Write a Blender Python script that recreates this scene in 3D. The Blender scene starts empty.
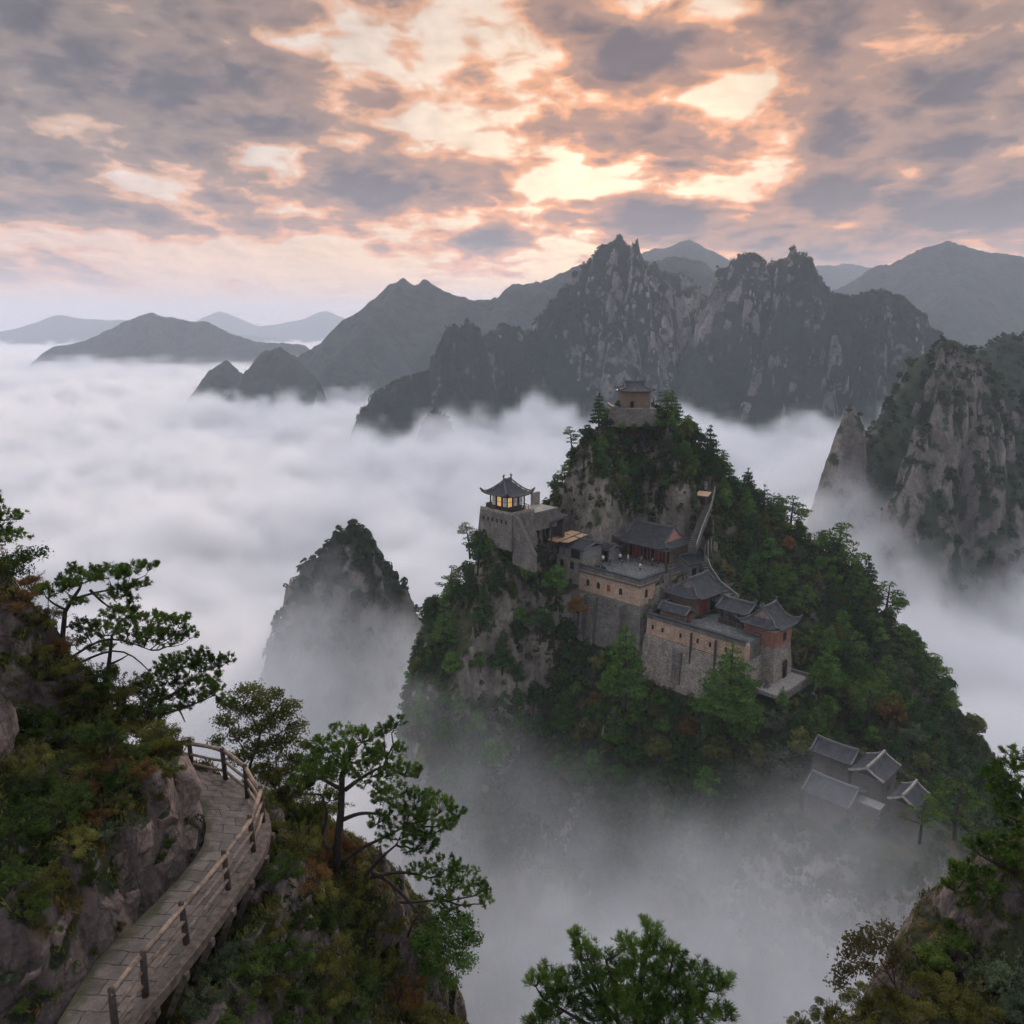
import bpy, bmesh, math, random
import numpy as np
from mathutils import Vector, Matrix, Euler
R = math.radians
scene = bpy.context.scene
col = scene.collection
random.seed(7)
# ------------------------------------------------------------------ camera
F = 804.0                      # focal length in pixels of a 1024 frame
PITCH = 12.8
CS, SN = math.cos(R(PITCH)), math.sin(R(PITCH))
cam_d = bpy.data.cameras.new('camera'); cam = bpy.data.objects.new('camera', cam_d); col.objects.link(cam)
cam_d.sensor_width = 36; cam_d.lens = 36*F/1024; cam_d.clip_start = .1; cam_d.clip_end = 60000
cam.location = (0, 0, 0); cam.rotation_euler = (R(90-PITCH), 0, 0)
scene.camera = cam
def ray(px, py):
    u, v = (px-512)/F, (py-512)/F
    return (u, CS-v*SN, -SN-v*CS)
def at(px, py, Y):
    a = ray(px, py); k = Y/a[1]
    return np.array([a[0]*k, Y, a[2]*k])
def atz(px, py, Z):
    a = ray(px, py); k = Z/a[2]
    return np.array([a[0]*k, a[1]*k, Z])
def ppm(Y): return F/Y
# ------------------------------------------------------------------ node expressions
class NT:
    def __init__(s, tree): s.t = tree; s.n = tree.nodes; s.l = tree.links
    def put(s, sock, v):
        if isinstance(v, X): s.l.new(v.s, sock)
        else: sock.default_value = v
    def node(s, typ, **kw):
        n = s.n.new(typ)
        for k, v in kw.items(): setattr(n, k, v)
        return n
    def m(s, op, *a, clamp=False):
        n = s.node('ShaderNodeMath', operation=op, use_clamp=clamp)
        for i, v in enumerate(a): s.put(n.inputs[i], v)
        return X(s, n.outputs[0])
    def vm(s, op, *a, out=0):
        n = s.node('ShaderNodeVectorMath', operation=op)
        for i, v in enumerate(a): s.put(n.inputs['Scale'] if (op == 'SCALE' and i == 1) else n.inputs[i], v)
        return X(s, n.outputs[out])
    def xyz(s, v):
        n = s.node('ShaderNodeSeparateXYZ'); s.put(n.inputs[0], v); return [X(s, o) for o in n.outputs]
    def vec(s, x, y, z):
        n = s.node('ShaderNodeCombineXYZ')
        for i, v in enumerate((x, y, z)): s.put(n.inputs[i], v)
        return X(s, n.outputs[0])
    def noise(s, v, scale=1., detail=4., rough=.5, lac=2., dist=0., color=False):
        n = s.node('ShaderNodeTexNoise'); s.put(n.inputs['Vector'], v)
        for k, q in (('Scale', scale), ('Detail', detail), ('Roughness', rough), ('Lacunarity', lac), ('Distortion', dist)): s.put(n.inputs[k], q)
        return X(s, n.outputs[1 if color else 0])
    def voro(s, v, scale=1., feature='F1', out='Distance', **kw):
        n = s.node('ShaderNodeTexVoronoi', feature=feature); s.put(n.inputs['Vector'], v); s.put(n.inputs['Scale'], scale)
        for k, q in kw.items(): s.put(n.inputs[k], q)
        return X(s, n.outputs[out])
    def smooth(s, x, a, b, c=0., d=1., kind='SMOOTHSTEP'):
        n = s.node('ShaderNodeMapRange', interpolation_type=kind, clamp=True)
        for i, v in enumerate((x, a, b, c, d)): s.put(n.inputs[i], v)
        return X(s, n.outputs[0])
    def mix(s, f, a, b):
        n = s.node('ShaderNodeMix', data_type='RGBA'); s.put(n.inputs[0], f)
        for i, v in ((6, a), (7, b)):
            if not isinstance(v, X) and len(v) == 3: v = (*v, 1)
            s.put(n.inputs[i], v)
        return X(s, n.outputs[2])
    def ramp(s, f, pts, interp='LINEAR'):
        n = s.node('ShaderNodeValToRGB'); r = n.color_ramp; r.interpolation = interp
        while len(r.elements) < len(pts): r.elements.new(.5)
        for e, (p, c) in zip(r.elements, pts): e.position = p; e.color = (*c, 1) if len(c) == 3 else c
        s.put(n.inputs[0], f); return X(s, n.outputs[0])
class X:
    def __init__(s, t, sock): s.t = t; s.s = sock
    def __add__(s, o): return s.t.m('ADD', s, o)
    __radd__ = __add__
    def __mul__(s, o): return s.t.m('MULTIPLY', s, o)
    __rmul__ = __mul__
    def __sub__(s, o): return s.t.m('SUBTRACT', s, o)
    def __rsub__(s, o): return s.t.m('SUBTRACT', o, s)
    def __truediv__(s, o): return s.t.m('DIVIDE', s, o)
def lin(c): return tuple((v/255/12.92 if v/255 <= .04045 else ((v/255+.055)/1.055)**2.4) for v in c)
# ------------------------------------------------------------------ sky
def azel(px, py):
    a = ray(px, py); return math.degrees(math.atan2(a[0], a[1])), math.degrees(math.atan2(a[2], math.hypot(a[0], a[1])))
SUN_AZ, SUN_EL = azel(640, 150)
world = bpy.data.worlds.new('World'); scene.world = world; world.use_nodes = True
def build_world():
    t = NT(world.node_tree); t.n.clear()
    g = X(t, t.node('ShaderNodeTexCoord').outputs['Generated'])
    x, y, z = t.xyz(g)
    az = t.m('ARCTAN2', x, y)*57.2958
    el = t.m('ARCSINE', z)*57.2958
    ae = t.vec(az, el, 0)
    def gauss(px, py, sx, sy, w):
        a, e = azel(px, py); k = 1/14.0       # about 14 px to a degree
        d = t.vm('MULTIPLY', t.vm('SUBTRACT', ae, (a, e, 0)), (1/(sx*k), 1/(sy*k), 0))
        return t.m('POWER', .3679, t.vm('DOT_PRODUCT', d, d, out=1))*w
    zz = t.m('MAXIMUM', z, 0.)+.26
    p = t.vec(x/zz, y/zz*.95, z*1.6)
    wp = t.noise(p, 7., 2, .5, color=True)
    p2 = t.vm('ADD', p, t.vm('SCALE', t.vm('SUBTRACT', wp, (.5, .5, .5)), .07))
    sx_, sy_ = math.sin(R(SUN_AZ)), math.cos(R(SUN_AZ)); zs = math.sin(R(SUN_EL))+.26
    spt = (sx_/zs, sy_/zs*.95, .26)
    ofs = t.vm('SCALE', t.vm('NORMALIZE', t.vm('SUBTRACT', spt, p2)), .035)
    def field(q):
        n1 = t.noise(q, 3.7, 8, .50); n2 = t.m('ABSOLUTE', t.noise(q, 8., 5, .5)-.5)
        return (n1-.5)*3.0 + (n2*2.-.2)*.55
    D0 = field(p2); shade = D0-field(t.vm('ADD', p2, ofs))
    D = D0 + .28
    for b in BLOBS: D = D + gauss(*b)
    # fewer, flatter clouds towards the horizon
    lowf = t.smooth(el, 1., 7.5)
    D = D*t.smooth(el, 0., 7., .40, 1.)+t.smooth(el, 7., 0., 0., .10)
    dz = t.vm('MULTIPLY', t.vm('SUBTRACT', ae, (azel(640, 150)[0], azel(640, 150)[1], 0)), (1/24., 1/13., 0))
    glow = t.m('POWER', .3679, t.vm('DOT_PRODUCT', dz, dz, out=1))
    dz = t.vm('MULTIPLY', t.vm('SUBTRACT', ae, (azel(590, 188)[0], azel(590, 188)[1], 0)), (1/7., 1/3.6, 0))
    core = t.m('POWER', .3679, t.vm('DOT_PRODUCT', dz, dz, out=1))
    left = t.smooth(az, -5., -32.)
    right = t.smooth(az, 12., 34.)
    # open sky between the clouds: Nishita air plus the lit veil of high cloud
    sky = t.node('ShaderNodeTexSky', sky_type='NISHITA'); sky.sun_disc = False
    sky.sun_elevation = R(SUN_EL); sky.sun_rotation = R(SUN_AZ); sky.dust_density = 2.; sky.altitude = 1500
    nish = t.vm('SCALE', X(t, sky.outputs[0]), .012)
    lowc = t.mix(right, t.mix(left, lin((255, 196, 136)), lin((250, 190, 150))), lin((215, 160, 135)))
    highc = t.mix(glow, lin((218, 202, 198)), lin((255, 220, 178)))
    clear = t.mix(t.smooth(el, 2., 12.), lowc, highc)
    clear = t.mix(t.smooth(el, 3., -1.), clear, t.mix(left, lin((214, 168, 150)), lin((176, 158, 166))))
    clear = t.mix(core, clear, (1.2, .93, .58))
    clear = t.vm('ADD', t.vm('SCALE', clear, .86), nish)
    warm = t.m('ADD', glow*.9, t.smooth(el, 12., 4., 0., .55), clamp=True)
    edge = t.mix(warm, lin((200, 166, 142)), lin((252, 168, 106)))
    mid = t.mix(warm, lin((132, 119, 114)), lin((184, 134, 106)))
    dark = t.mix(warm, lin((86, 84, 92)), lin((110, 92, 92)))
    D = D-(1.-lowf)*.15
    c = t.mix(t.smooth(D, .06, .30), clear, edge)
    c = t.mix(t.smooth(D, .26, .50), c, mid)
    c = t.mix(t.smooth(D, .50, 1.0), c, dark)
    # shading inside the cloud masses
    c = t.vm('SCALE', c, t.smooth(shade, -.45, .45, 1.22*SKYG, .80*SKYG, 'LINEAR'))
    # horizon veil
    veil = t.mix(right, t.mix(left, lin((255, 186, 130)), lin((236, 178, 138))), lin((142, 130, 136)))
    c = t.mix(t.smooth(el, 4.5, 0., 0., .75), c, veil)
    # overhead, outside the frame: bright grey-blue overcast that lights the place
    top = t.mix(t.smooth(az, -170., 170.), TOPC, TOPC)
    c = t.mix(t.smooth(el, 24., 50.), c, top)
    behind = t.smooth(y, .25, -.5)
    c = t.mix(behind*.9, c, BACKC)
    c = t.mix(t.smooth(z, -.02, -.15), c, lin((160, 155, 165)))
    bg = t.node('ShaderNodeBackground'); t.put(bg.inputs[0], c); bg.inputs[1].default_value = 1.
    o = t.node('ShaderNodeOutputWorld'); t.l.new(bg.outputs[0], o.inputs[0])
TOPC = (1.9, 1.97, 2.16); BACKC = (.70, .73, .80)
SKYG = 1.10
BLOBS = [  # px, py, half widths in px, weight  (+ cloud, - gap)
 (110, 45, 200, 65, .62), (270, 125, 85, 40, .45), (60, 165, 110, 50, .30), (400, 185, 130, 32, .45), (190, 215, 100, 24, .25), (350, 20, 40, 20, -.2),
 (620, 45, 90, 38, .60), (900, 15, 160, 36, .45), (950, 130, 120, 46, .7), (600, 138, 90, 30, .35), (640, 215, 75, 20, .60),
 (820, 185, 60, 22, .5), (880, 228, 190, 34, .75), (484, 236, 32, 15, .6), (404, 54, 26, 20, .5), (472, 66, 22, 16, .4), (455, 270, 44, 9, .35), (375, 245, 16, 7, .4),
 (600, 190, 85, 16, -.85), (430, 22, 90, 34, -.32), (350, 95, 50, 24, -.2), (500, 110, 60, 22, -.3), (700, 100, 80, 28, -.45), (820, 60, 80, 22, -.25), (775, 120, 60, 18, .35), (705, 42, 50, 16, .3), (225, 165, 80, 22, -.45),
 (60, 240, 110, 12, -.4), (330, 262, 150, 24, -.5), (885, 178, 36, 12, -.5), (540, 258, 60, 14, -.4), (90, 275, 140, 14, .3), (110, 128, 70, 12, -.2), (750, 175, 50, 14, -.3), (230, 60, 40, 18, -.15)]
build_world()
world.cycles.sampling_method = 'MANUAL'; world.cycles.sample_map_resolution = 512
sun_d = bpy.data.lights.new('sun', 'SUN'); sun = bpy.data.objects.new('sun', sun_d); col.objects.link(sun)
sun_d.energy = 3.0; sun_d.angle = R(9); sun_d.color = (1, .74, .54)
_d = Vector((math.sin(R(SUN_AZ))*math.cos(R(SUN_EL)), math.cos(R(SUN_AZ))*math.cos(R(SUN_EL)), math.sin(R(SUN_EL))))
sun.rotation_euler = _d.to_track_quat('Z', 'Y').to_euler()
vs = scene.view_settings; scene.display_settings.display_device = 'sRGB'
vs.view_transform = 'Standard'; vs.look = 'None'; vs.gamma = 1; vs.exposure = 0; vs.use_curve_mapping = False
cy = scene.cycles
cy.use_denoising = True; cy.use_adaptive_sampling = True; cy.adaptive_threshold = .03; cy.adaptive_min_samples = 16
cy.max_bounces = 8; cy.diffuse_bounces = 2; cy.glossy_bounces = 1; cy.transmission_bounces = 2; cy.transparent_max_bounces = 8
cy.volume_bounces = 3; cy.volume_step_rate = 2.5; cy.volume_max_steps = 128
cy.time_limit = 1150
cy.caustics_reflective = False; cy.caustics_refractive = False; cy.sample_clamp_indirect = 4
# ------------------------------------------------------------------ clouds and haze
def top_field(t, pos):
    """height of the cloud sea's upper surface over (x, y)"""
    x, y, z = t.xyz(pos)
    q = t.vec(x, y, 0.)
    a = t.noise(q, 1/190., 2, .5)
    b = t.m('ABSOLUTE', t.noise(q, 1/120., 2, .5)-.5)*2.2 + (t.noise(q, 1/45., 3, .5)-.5)*.5+.2
    f = t.noise(q, 1/900., 2, .5)
    dist = t.m('SQRT', x*x+y*y)
    h = (a-.5)*(t.smooth(dist, 250., 800., 40., 100.)) + (b-.5)*t.smooth(dist, 60., 420., 14., 50.) + (f-.5)*70.*t.smooth(dist, 500., 1600.) + CLOUD_Z
    for (px, py, sx, sy, w) in CLOUD_BUMPS:
        d = t.vm('MULTIPLY', t.vm('SUBTRACT', q, (px, py, 0)), (1/sx, 1/sy, 0))
        h = h + t.m('POWER', .3679, t.vm('DOT_PRODUCT', d, d, out=1))*w
    return h, dist
CLOUD_Z = -104.
CLOUD_BUMPS = []
def cloud_density(t, pos, fine):
    h, dist = top_field(t, pos)
    x, y, z = t.xyz(pos)
    w1 = t.noise(pos, 1/34., 5, .60)
    soft = t.smooth(dist, 150., 1500., 13., 40.)
    dd = h - z + (w1-.5)*soft*3.2
    thin = t.smooth(t.noise(pos, 1/30., 3, .5), .38, .62, .25, 1.)
    return t.smooth(dd, -3., soft)*(thin*t.smooth(dist, 240., 140.)+t.smooth(dist, 140., 240.))
def volume_cloud(name, lo, hi, res, fine, fade_in=None, rho=.05):
    vol = bpy.data.volumes.new(name); o = bpy.data.objects.new(name, vol); col.objects.link(o)
    ng = bpy.data.node_groups.new(name, 'GeometryNodeTree')
    ng.interface.new_socket('Geometry', in_out='OUTPUT', socket_type='NodeSocketGeometry')
    t = NT(ng)
    pos = X(t, t.node('GeometryNodeInputPosition').outputs[0])
    d = cloud_density(t, pos, fine)
    x, y, z = t.xyz(pos)
    for f in (fade_in or []): d = d*f(t, x, y, z)
    d = t.m('SUBTRACT', d, .004)
    d = t.m('MAXIMUM', d, 0.)
    vc = t.node('GeometryNodeVolumeCube'); t.put(vc.inputs['Density'], d); vc.inputs['Background'].default_value = 0
    vc.inputs['Min'].default_value = lo; vc.inputs['Max'].default_value = hi
    for i, k in enumerate(('Resolution X', 'Resolution Y', 'Resolution Z')): vc.inputs[k].default_value = res[i]
    sm = t.node('GeometryNodeSetMaterial'); t.l.new(vc.outputs[0], sm.inputs[0])
    m = bpy.data.materials.new(name); m.use_nodes = True
    mt = NT(m.node_tree); mt.n.clear()
    pv = mt.node('ShaderNodeVolumePrincipled'); pv.inputs['Color'].default_value = (.96, .955, .975, 1)
    pv.inputs['Density'].default_value = rho; pv.inputs['Anisotropy'].default_value = .0
    out = mt.node('ShaderNodeOutputMaterial'); mt.l.new(pv.outputs[0], out.inputs['Volume'])
    sm.inputs['Material'].default_value = m
    go = t.node('NodeGroupOutput'); t.l.new(sm.outputs[0], go.inputs[0])
    vol.materials.append(m)
    md = o.modifiers.new('cloud', 'NODES'); md.node_group = ng
    o['kind'] = 'stuff'
    return o
def band(axis, a, b):
    def f(t, x, y, z): return t.smooth((x, y, z)[axis], a, b)
    return f
# ------------------------------------------------------------------ numpy noise, implicit terrain
_rng = np.random.RandomState(11)
_LAT = _rng.rand(64, 64, 64).astype(np.float32)
def vnoise(x, y, z):
    x, y, z = np.broadcast_arrays(np.float32(x), np.float32(y), np.float32(z))
    fx, fy, fz = np.floor(x), np.floor(y), np.floor(z)
    ix, iy, iz = fx.astype(np.int32) & 63, fy.astype(np.int32) & 63, fz.astype(np.int32) & 63
    tx, ty, tz = x-fx, y-fy, z-fz
    tx = tx*tx*(3-2*tx); ty = ty*ty*(3-2*ty); tz = tz*tz*(3-2*tz)
    jx, jy, jz = (ix+1) & 63, (iy+1) & 63, (iz+1) & 63
    L = _LAT
    a = L[ix, iy, iz]*(1-tx)+L[jx, iy, iz]*tx; b = L[ix, jy, iz]*(1-tx)+L[jx, jy, iz]*tx
    c = L[ix, iy, jz]*(1-tx)+L[jx, iy, jz]*tx; d = L[ix, jy, jz]*(1-tx)+L[jx, jy, jz]*tx
    return (a*(1-ty)+b*ty)*(1-tz)+(c*(1-ty)+d*ty)*tz
def fbm(x, y, z, o=4, g=.5, ridge=False):
    s = 0; a = 1; n = 0
    for i in range(o):
        v = vnoise(x+17.3*i, y+5.1*i, z-9.7*i)*2-1
        if ridge: v = 1-2*np.abs(v)
        s = s+a*v; n += a; a *= g; x, y, z = x*2.03, y*2.03, z*2.03
    return s/n
def smax(a, b, k):
    h = np.clip(.5+.5*(a-b)/k, 0, 1)
    return b*(1-h)+a*h+k*h*(1-h)
def ridge_field(x, y, segs, k=4.):
    """highest of many sloping ridges: (p0, p1, crest radius, slope near, slope far, drop where the slope changes)"""
    h = np.full(np.broadcast(x, y).shape, -900., np.float32)
    for (p0, p1, r, s1, s2, dr) in segs:
        dx, dy = p1[0]-p0[0], p1[1]-p0[1]; L = dx*dx+dy*dy+1e-6
        t = np.clip(((x-p0[0])*dx+(y-p0[1])*dy)/L, 0, 1)
        d = np.hypot(x-p0[0]-t*dx, y-p0[1]-t*dy)
        zc = p0[2]+(p1[2]-p0[2])*t
        dd = np.sqrt(d*d+r*r)-r
        drop = s1*dd
        drop = np.where(drop > dr, dr+(drop-dr)/s1*s2, drop)
        h = smax(zc-drop, h, k)
    return h
def surface_nets(f, org, h):
    nx, ny, nz = f.shape
    s = f < 0
    cnt = np.zeros((nx-1, ny-1, nz-1), np.uint8)
    P = np.zeros((nx-1, ny-1, nz-1, 3), np.float32)
    corners = [(i, j, k) for i in (0, 1) for j in (0, 1) for k in (0, 1)]
    sub = lambda A, c: A[c[0]:nx-1+c[0], c[1]:ny-1+c[1], c[2]:nz-1+c[2]]
    edges = [(a, b) for a in corners for b in corners if sum(abs(p-q) for p, q in zip(a, b)) == 1 and a < b]
    tot = sum(sub(s, c).astype(np.uint8) for c in corners)
    act = (tot > 0) & (tot < 8)
    idx = np.nonzero(act)
    n = len(idx[0]); acc = np.zeros((n, 3), np.float32); c_ = np.zeros(n, np.float32)
    vals = {c: f[idx[0]+c[0], idx[1]+c[1], idx[2]+c[2]] for c in corners}
    for a, b in edges:
        va, vb = vals[a], vals[b]; m = (va < 0) != (vb < 0)
        t = np.where(m, va/np.where(m, va-vb, 1), 0)
        for q in range(3): acc[:, q] += np.where(m, a[q]+(b[q]-a[q])*t, 0)
        c_ += m
    acc /= c_[:, None]
    V = (acc+np.stack(idx, 1))*np.array(h, np.float32)+np.array(org, np.float32)
    num = np.full(act.shape, -1, np.int64); num[idx] = np.arange(n)
    Q = []
    for ax in range(3):
        a1, a2 = (ax+1) % 3, (ax+2) % 3
        sl0 = [slice(1, -1)]*3; sl1 = [slice(1, -1)]*3
        sl0[ax] = slice(0, -1); sl1[ax] = slice(1, None)
        A, B = s[tuple(sl0)], s[tuple(sl1)]
        e = np.array(np.nonzero(A != B)).T
        if not len(e): continue
        inside = A[tuple(e.T)]
        base = e.copy(); base[:, a1] += 1; base[:, a2] += 1
        o1 = np.zeros(3, int); o1[a1] = 1; o2 = np.zeros(3, int); o2[a2] = 1
        q = np.stack([num[tuple((base-o1-o2).T)], num[tuple((base-o2).T)], num[tuple(base.T)], num[tuple((base-o1).T)]], 1)
        q[~inside] = q[~inside][:, ::-1]
        Q.append(q)
    Q = np.concatenate(Q)
    return V, Q[(Q >= 0).all(1)]
def np_mesh(name, V, Fq, mat=None, parent=None, smooth=True, link=True, mi=None):
    me = bpy.data.meshes.new(name)
    me.vertices.add(len(V)); me.vertices.foreach_set('co', np.asarray(V, np.float32).ravel())
    k = Fq.shape[1]; me.loops.add(Fq.size); me.loops.foreach_set('vertex_index', np.asarray(Fq, np.int32).ravel())
    me.polygons.add(len(Fq)); me.polygons.foreach_set('loop_start', np.arange(0, Fq.size, k, dtype=np.int32))
    for m in (mat if isinstance(mat, (list, tuple)) else [mat]):
        if m: me.materials.append(m)
    if mi is not None: me.polygons.foreach_set('material_index', np.asarray(mi, np.int32))
    me.update(calc_edges=True)
    if smooth: me.polygons.foreach_set('use_smooth', np.ones(len(Fq), bool))
    if not link: return me
    o = bpy.data.objects.new(name, me); col.objects.link(o); o.parent = parent
    return o
TERR = {}
def mountain(name, lo, hi, vox, hf, detail, mat):
    """surface of a mountain whose height field is hf, roughened in 3D by detail(x, y, z, steepness) metres"""
    xs, ys, zs = (np.arange(lo[i], hi[i]+vox, vox, dtype=np.float32) for i in range(3))
    gx, gy = np.meshgrid(xs, ys, indexing='ij')
    H = hf(gx, gy).astype(np.float32)
    hx, hy = np.gradient(H, vox)
    g = np.sqrt(1+hx*hx+hy*hy)
    f = (zs[None, None, :]-H[:, :, None])/np.minimum(g, 4)[:, :, None]
    m = np.abs(f) < vox*4+6*max(1, vox/1.5)
    i = np.nonzero(m)
    st = np.clip((g-1.2)/1.6, 0, 1)[i[0], i[1]]
    f[i] += detail(xs[i[0]], ys[i[1]], zs[i[2]], st)
    f[0] = f[-1] = 9; f[:, 0] = f[:, -1] = 9; f[:, :, 0] = 9
    V, Q = surface_nets(f, (lo[0], lo[1], lo[2]), vox)
    keep = ~((V[Q, 2].max(1) < lo[2]+2.2*vox))
    Q = Q[keep]
    TERR[name] = (V, Q)
    return np_mesh(name, V, Q, mat)
def face_data(V, Q):
    a = V[Q[:, 2]]-V[Q[:, 0]]; b = V[Q[:, 3]]-V[Q[:, 1]]
    n = np.cross(a, b); l = np.linalg.norm(n, axis=1)+1e-9
    return V[Q].mean(1), n/l[:, None], l/2
# ------------------------------------------------------------------ materials
def new_mat(name):
    m = bpy.data.materials.new(name); m.use_nodes = True; t = NT(m.node_tree); t.n.clear()
    out = t.node('ShaderNodeOutputMaterial'); b = t.node('ShaderNodeBsdfPrincipled'); t.l.new(b.outputs[0], out.inputs[0])
    b.inputs['Roughness'].default_value = .9; b.inputs['Specular IOR Level'].default_value = .25
    return m, t, b
def bump(t, b, h, strength, dist):
    n = t.node('ShaderNodeBump'); n.inputs['Strength'].default_value = strength; n.inputs['Distance'].default_value = dist
    t.put(n.inputs['Height'], h); t.l.new(n.outputs[0], b.inputs['Normal'])
def rock_mat(name, u=1., gully=0., rock=((.055, .048, .043), (.155, .135, .118), (.36, .315, .27)), veg=((.012, .02, .009), (.035, .047, .018)), vegcut=(.30, .62), autumn=0., streak=1.):
    m, t, b = new_mat(name)
    pos = X(t, t.node('ShaderNodeNewGeometry').outputs['Position'])
    nz = t.xyz(X(t, t.node('ShaderNodeNewGeometry').outputs['Normal']))[2]
    st = t.vm('MULTIPLY', pos, (1/(3.2*u), 1/(3.2*u), 1/(24.*u)))
    a = t.noise(st, 1., 6, .6)
    c = t.noise(pos, 1/(7.*u), 7, .6)
    fine = t.noise(pos, 1/(.8*u), 6, .62)
    cr = t.voro(t.vm('ADD', st, t.vm('SCALE', t.noise(pos, 1/(4.*u), 3, .6, color=True), .8)), .9, 'DISTANCE_TO_EDGE')
    base = t.ramp(a*.55*streak+c*.35+fine*.28-.07, [(.38, rock[0]), (.52, rock[1]), (.68, rock[2])])
    base = t.mix(t.smooth(cr, .03, 0., 0., .45), base, tuple(q*.35 for q in rock[0]))
    vm = t.smooth(nz + (c-.5)*.55+(fine-.5)*.35+(a-.5)*.9*streak, vegcut[0], vegcut[1])
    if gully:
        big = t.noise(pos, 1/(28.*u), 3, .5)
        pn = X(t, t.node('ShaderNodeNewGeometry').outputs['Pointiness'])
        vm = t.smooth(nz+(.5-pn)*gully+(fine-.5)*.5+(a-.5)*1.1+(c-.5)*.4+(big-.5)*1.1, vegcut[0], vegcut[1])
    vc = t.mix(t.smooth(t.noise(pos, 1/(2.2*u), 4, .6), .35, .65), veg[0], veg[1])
    if autumn: vc = t.mix(t.smooth(t.noise(pos, 1/(5.*u), 4, .6), .52, .66)*autumn, vc, (.12, .065, .018))
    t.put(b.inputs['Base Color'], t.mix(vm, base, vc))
    bump(t, b, a*1.4+fine*.9+t.smooth(cr, 0., .12)*.3, .9, .55*u)
    return m
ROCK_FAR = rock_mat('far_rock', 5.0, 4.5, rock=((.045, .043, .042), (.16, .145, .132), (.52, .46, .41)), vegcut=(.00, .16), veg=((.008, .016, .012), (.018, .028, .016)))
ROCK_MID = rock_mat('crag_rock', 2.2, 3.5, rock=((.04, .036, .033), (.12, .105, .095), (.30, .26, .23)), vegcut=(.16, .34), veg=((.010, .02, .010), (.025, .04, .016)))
ROCK_PEAK = rock_mat('peak_rock', 1.0, vegcut=(.25, .55), autumn=.4)
ROCK_NEAR = rock_mat('cliff_rock', .30, 1.8, rock=((.022, .017, .017), (.085, .066, .062), (.24, .195, .18)), vegcut=(.40, .62), autumn=.5, veg=((.008, .012, .005), (.022, .028, .011)))  # veg tone is plant cover on ledges, painted crevice shade in the hollows
HILL = rock_mat('hill_forest', 12., vegcut=(-.35, .10), rock=((.03, .03, .032), (.07, .066, .062), (.12, .11, .10)), veg=((.006, .012, .010), (.026, .034, .022)))
# ------------------------------------------------------------------ far ranges (height fields behind traced skylines)
def P(*a): return at(*a)
def crest(pts, Y, r=10, s1=1., s2=.7, dr=60, wob=0.):
    w = []
    for i, p in enumerate(pts):
        yy = p[2] if len(p) > 2 else Y
        w.append(at(p[0], p[1], yy))
    return [(w[i], w[i+1], r, s1, s2, dr) for i in range(len(w)-1)]
def hill(name, segs, Y0, Y1, x0, x1, step, amp, scale, mat, k, zlow=-320):
    xs = np.arange(x0, x1, step); ys = np.arange(Y0, Y1, step)
    gx, gy = np.meshgrid(xs, ys, indexing='ij')
    wx = fbm(gx/scale, gy/scale, 3.1, 4)*amp*1.1; wy = fbm(gx/scale+31, gy/scale, 7.7, 4)*amp*1.1
    H = ridge_field(gx+wx*.35, gy+wy, segs, k)
    H = H+fbm(gx/scale, gy/scale, .5, 7, .6, ridge=True)*amp*.75+_rng.rand(*gx.shape)*min(step*.8, 5)
    V = np.stack([gx, gy, np.maximum(H, zlow)], -1).reshape(-1, 3)
    ny = len(ys); i = np.arange(len(xs)-1)[:, None]*ny+np.arange(ny-1)[None, :]
    Q = np.stack([i, i+ny, i+ny+1, i+1], -1).reshape(-1, 4)
    Q = Q[(V[Q, 2].max(1) > zlow+1)]
    o = np_mesh(name, V, Q, mat); o['kind'] = 'structure'; TERR[name+str(Y0)] = (V, Q)
    return o
np_mesh('valley_floor', np.array([(-13900, -390, -322), (13900, -390, -322), (13900, 15900, -322), (-13900, 15900, -322)]), np.array([(0, 1, 2, 3)]), HILL, smooth=False)['kind'] = 'structure'
# faint farthest ranges
segs = crest([(-120, 345), (-20, 338), (60, 318), (120, 322), (200, 332), (300, 342)], 6200, 60, .5, .5, 500)
segs += crest([(180, 340), (222, 316), (262, 330), (325, 314), (370, 330), (430, 336)], 7500, 60, .5, .5, 500)
hill('far_hills', segs, 5600, 8200, -5200, 300, 45, 60, 900, HILL, 40)
segs = crest([(630, 262), (655, 252), (686, 243), (712, 256), (735, 272), (770, 276)], 2700, 25, .9, .8, 500)
segs += crest([(740, 290), (800, 272), (845, 265), (872, 270), (900, 282)], 3800, 30, .7, .7, 500)
hill('far_hills', segs, 2300, 4300, 200, 2300, 16, 26, 260, HILL, 20)
segs = crest([(800, 300), (845, 290), (878, 271), (905, 266), (925, 252), (950, 248), (975, 252), (1010, 262), (1060, 268), (1160, 262)], 2200, 20, .8, .7, 400)
segs += crest([(975, 252, 2200), (955, 300, 1900)], 0, 20, .8, .7, 400)+crest([(1060, 268, 2200), (1050, 320, 1850)], 0, 20, .8, .7, 400)
hill('far_hills', segs, 1600, 2700, 600, 2300, 8, 22, 120, HILL, 8)
# left island range
segs = crest([(60, 348), (95, 340), (128, 324), (152, 316), (178, 322), (205, 325), (235, 338), (262, 346), (300, 348)], 2600, 15, .8, .6, 400)
segs += crest([(152, 316, 2600), (140, 345, 2400)], 0, 15, .8, .7, 400)
hill('far_hills', segs, 2200, 3000, -1700, -500, 7, 18, 100, HILL, 4)
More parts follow.
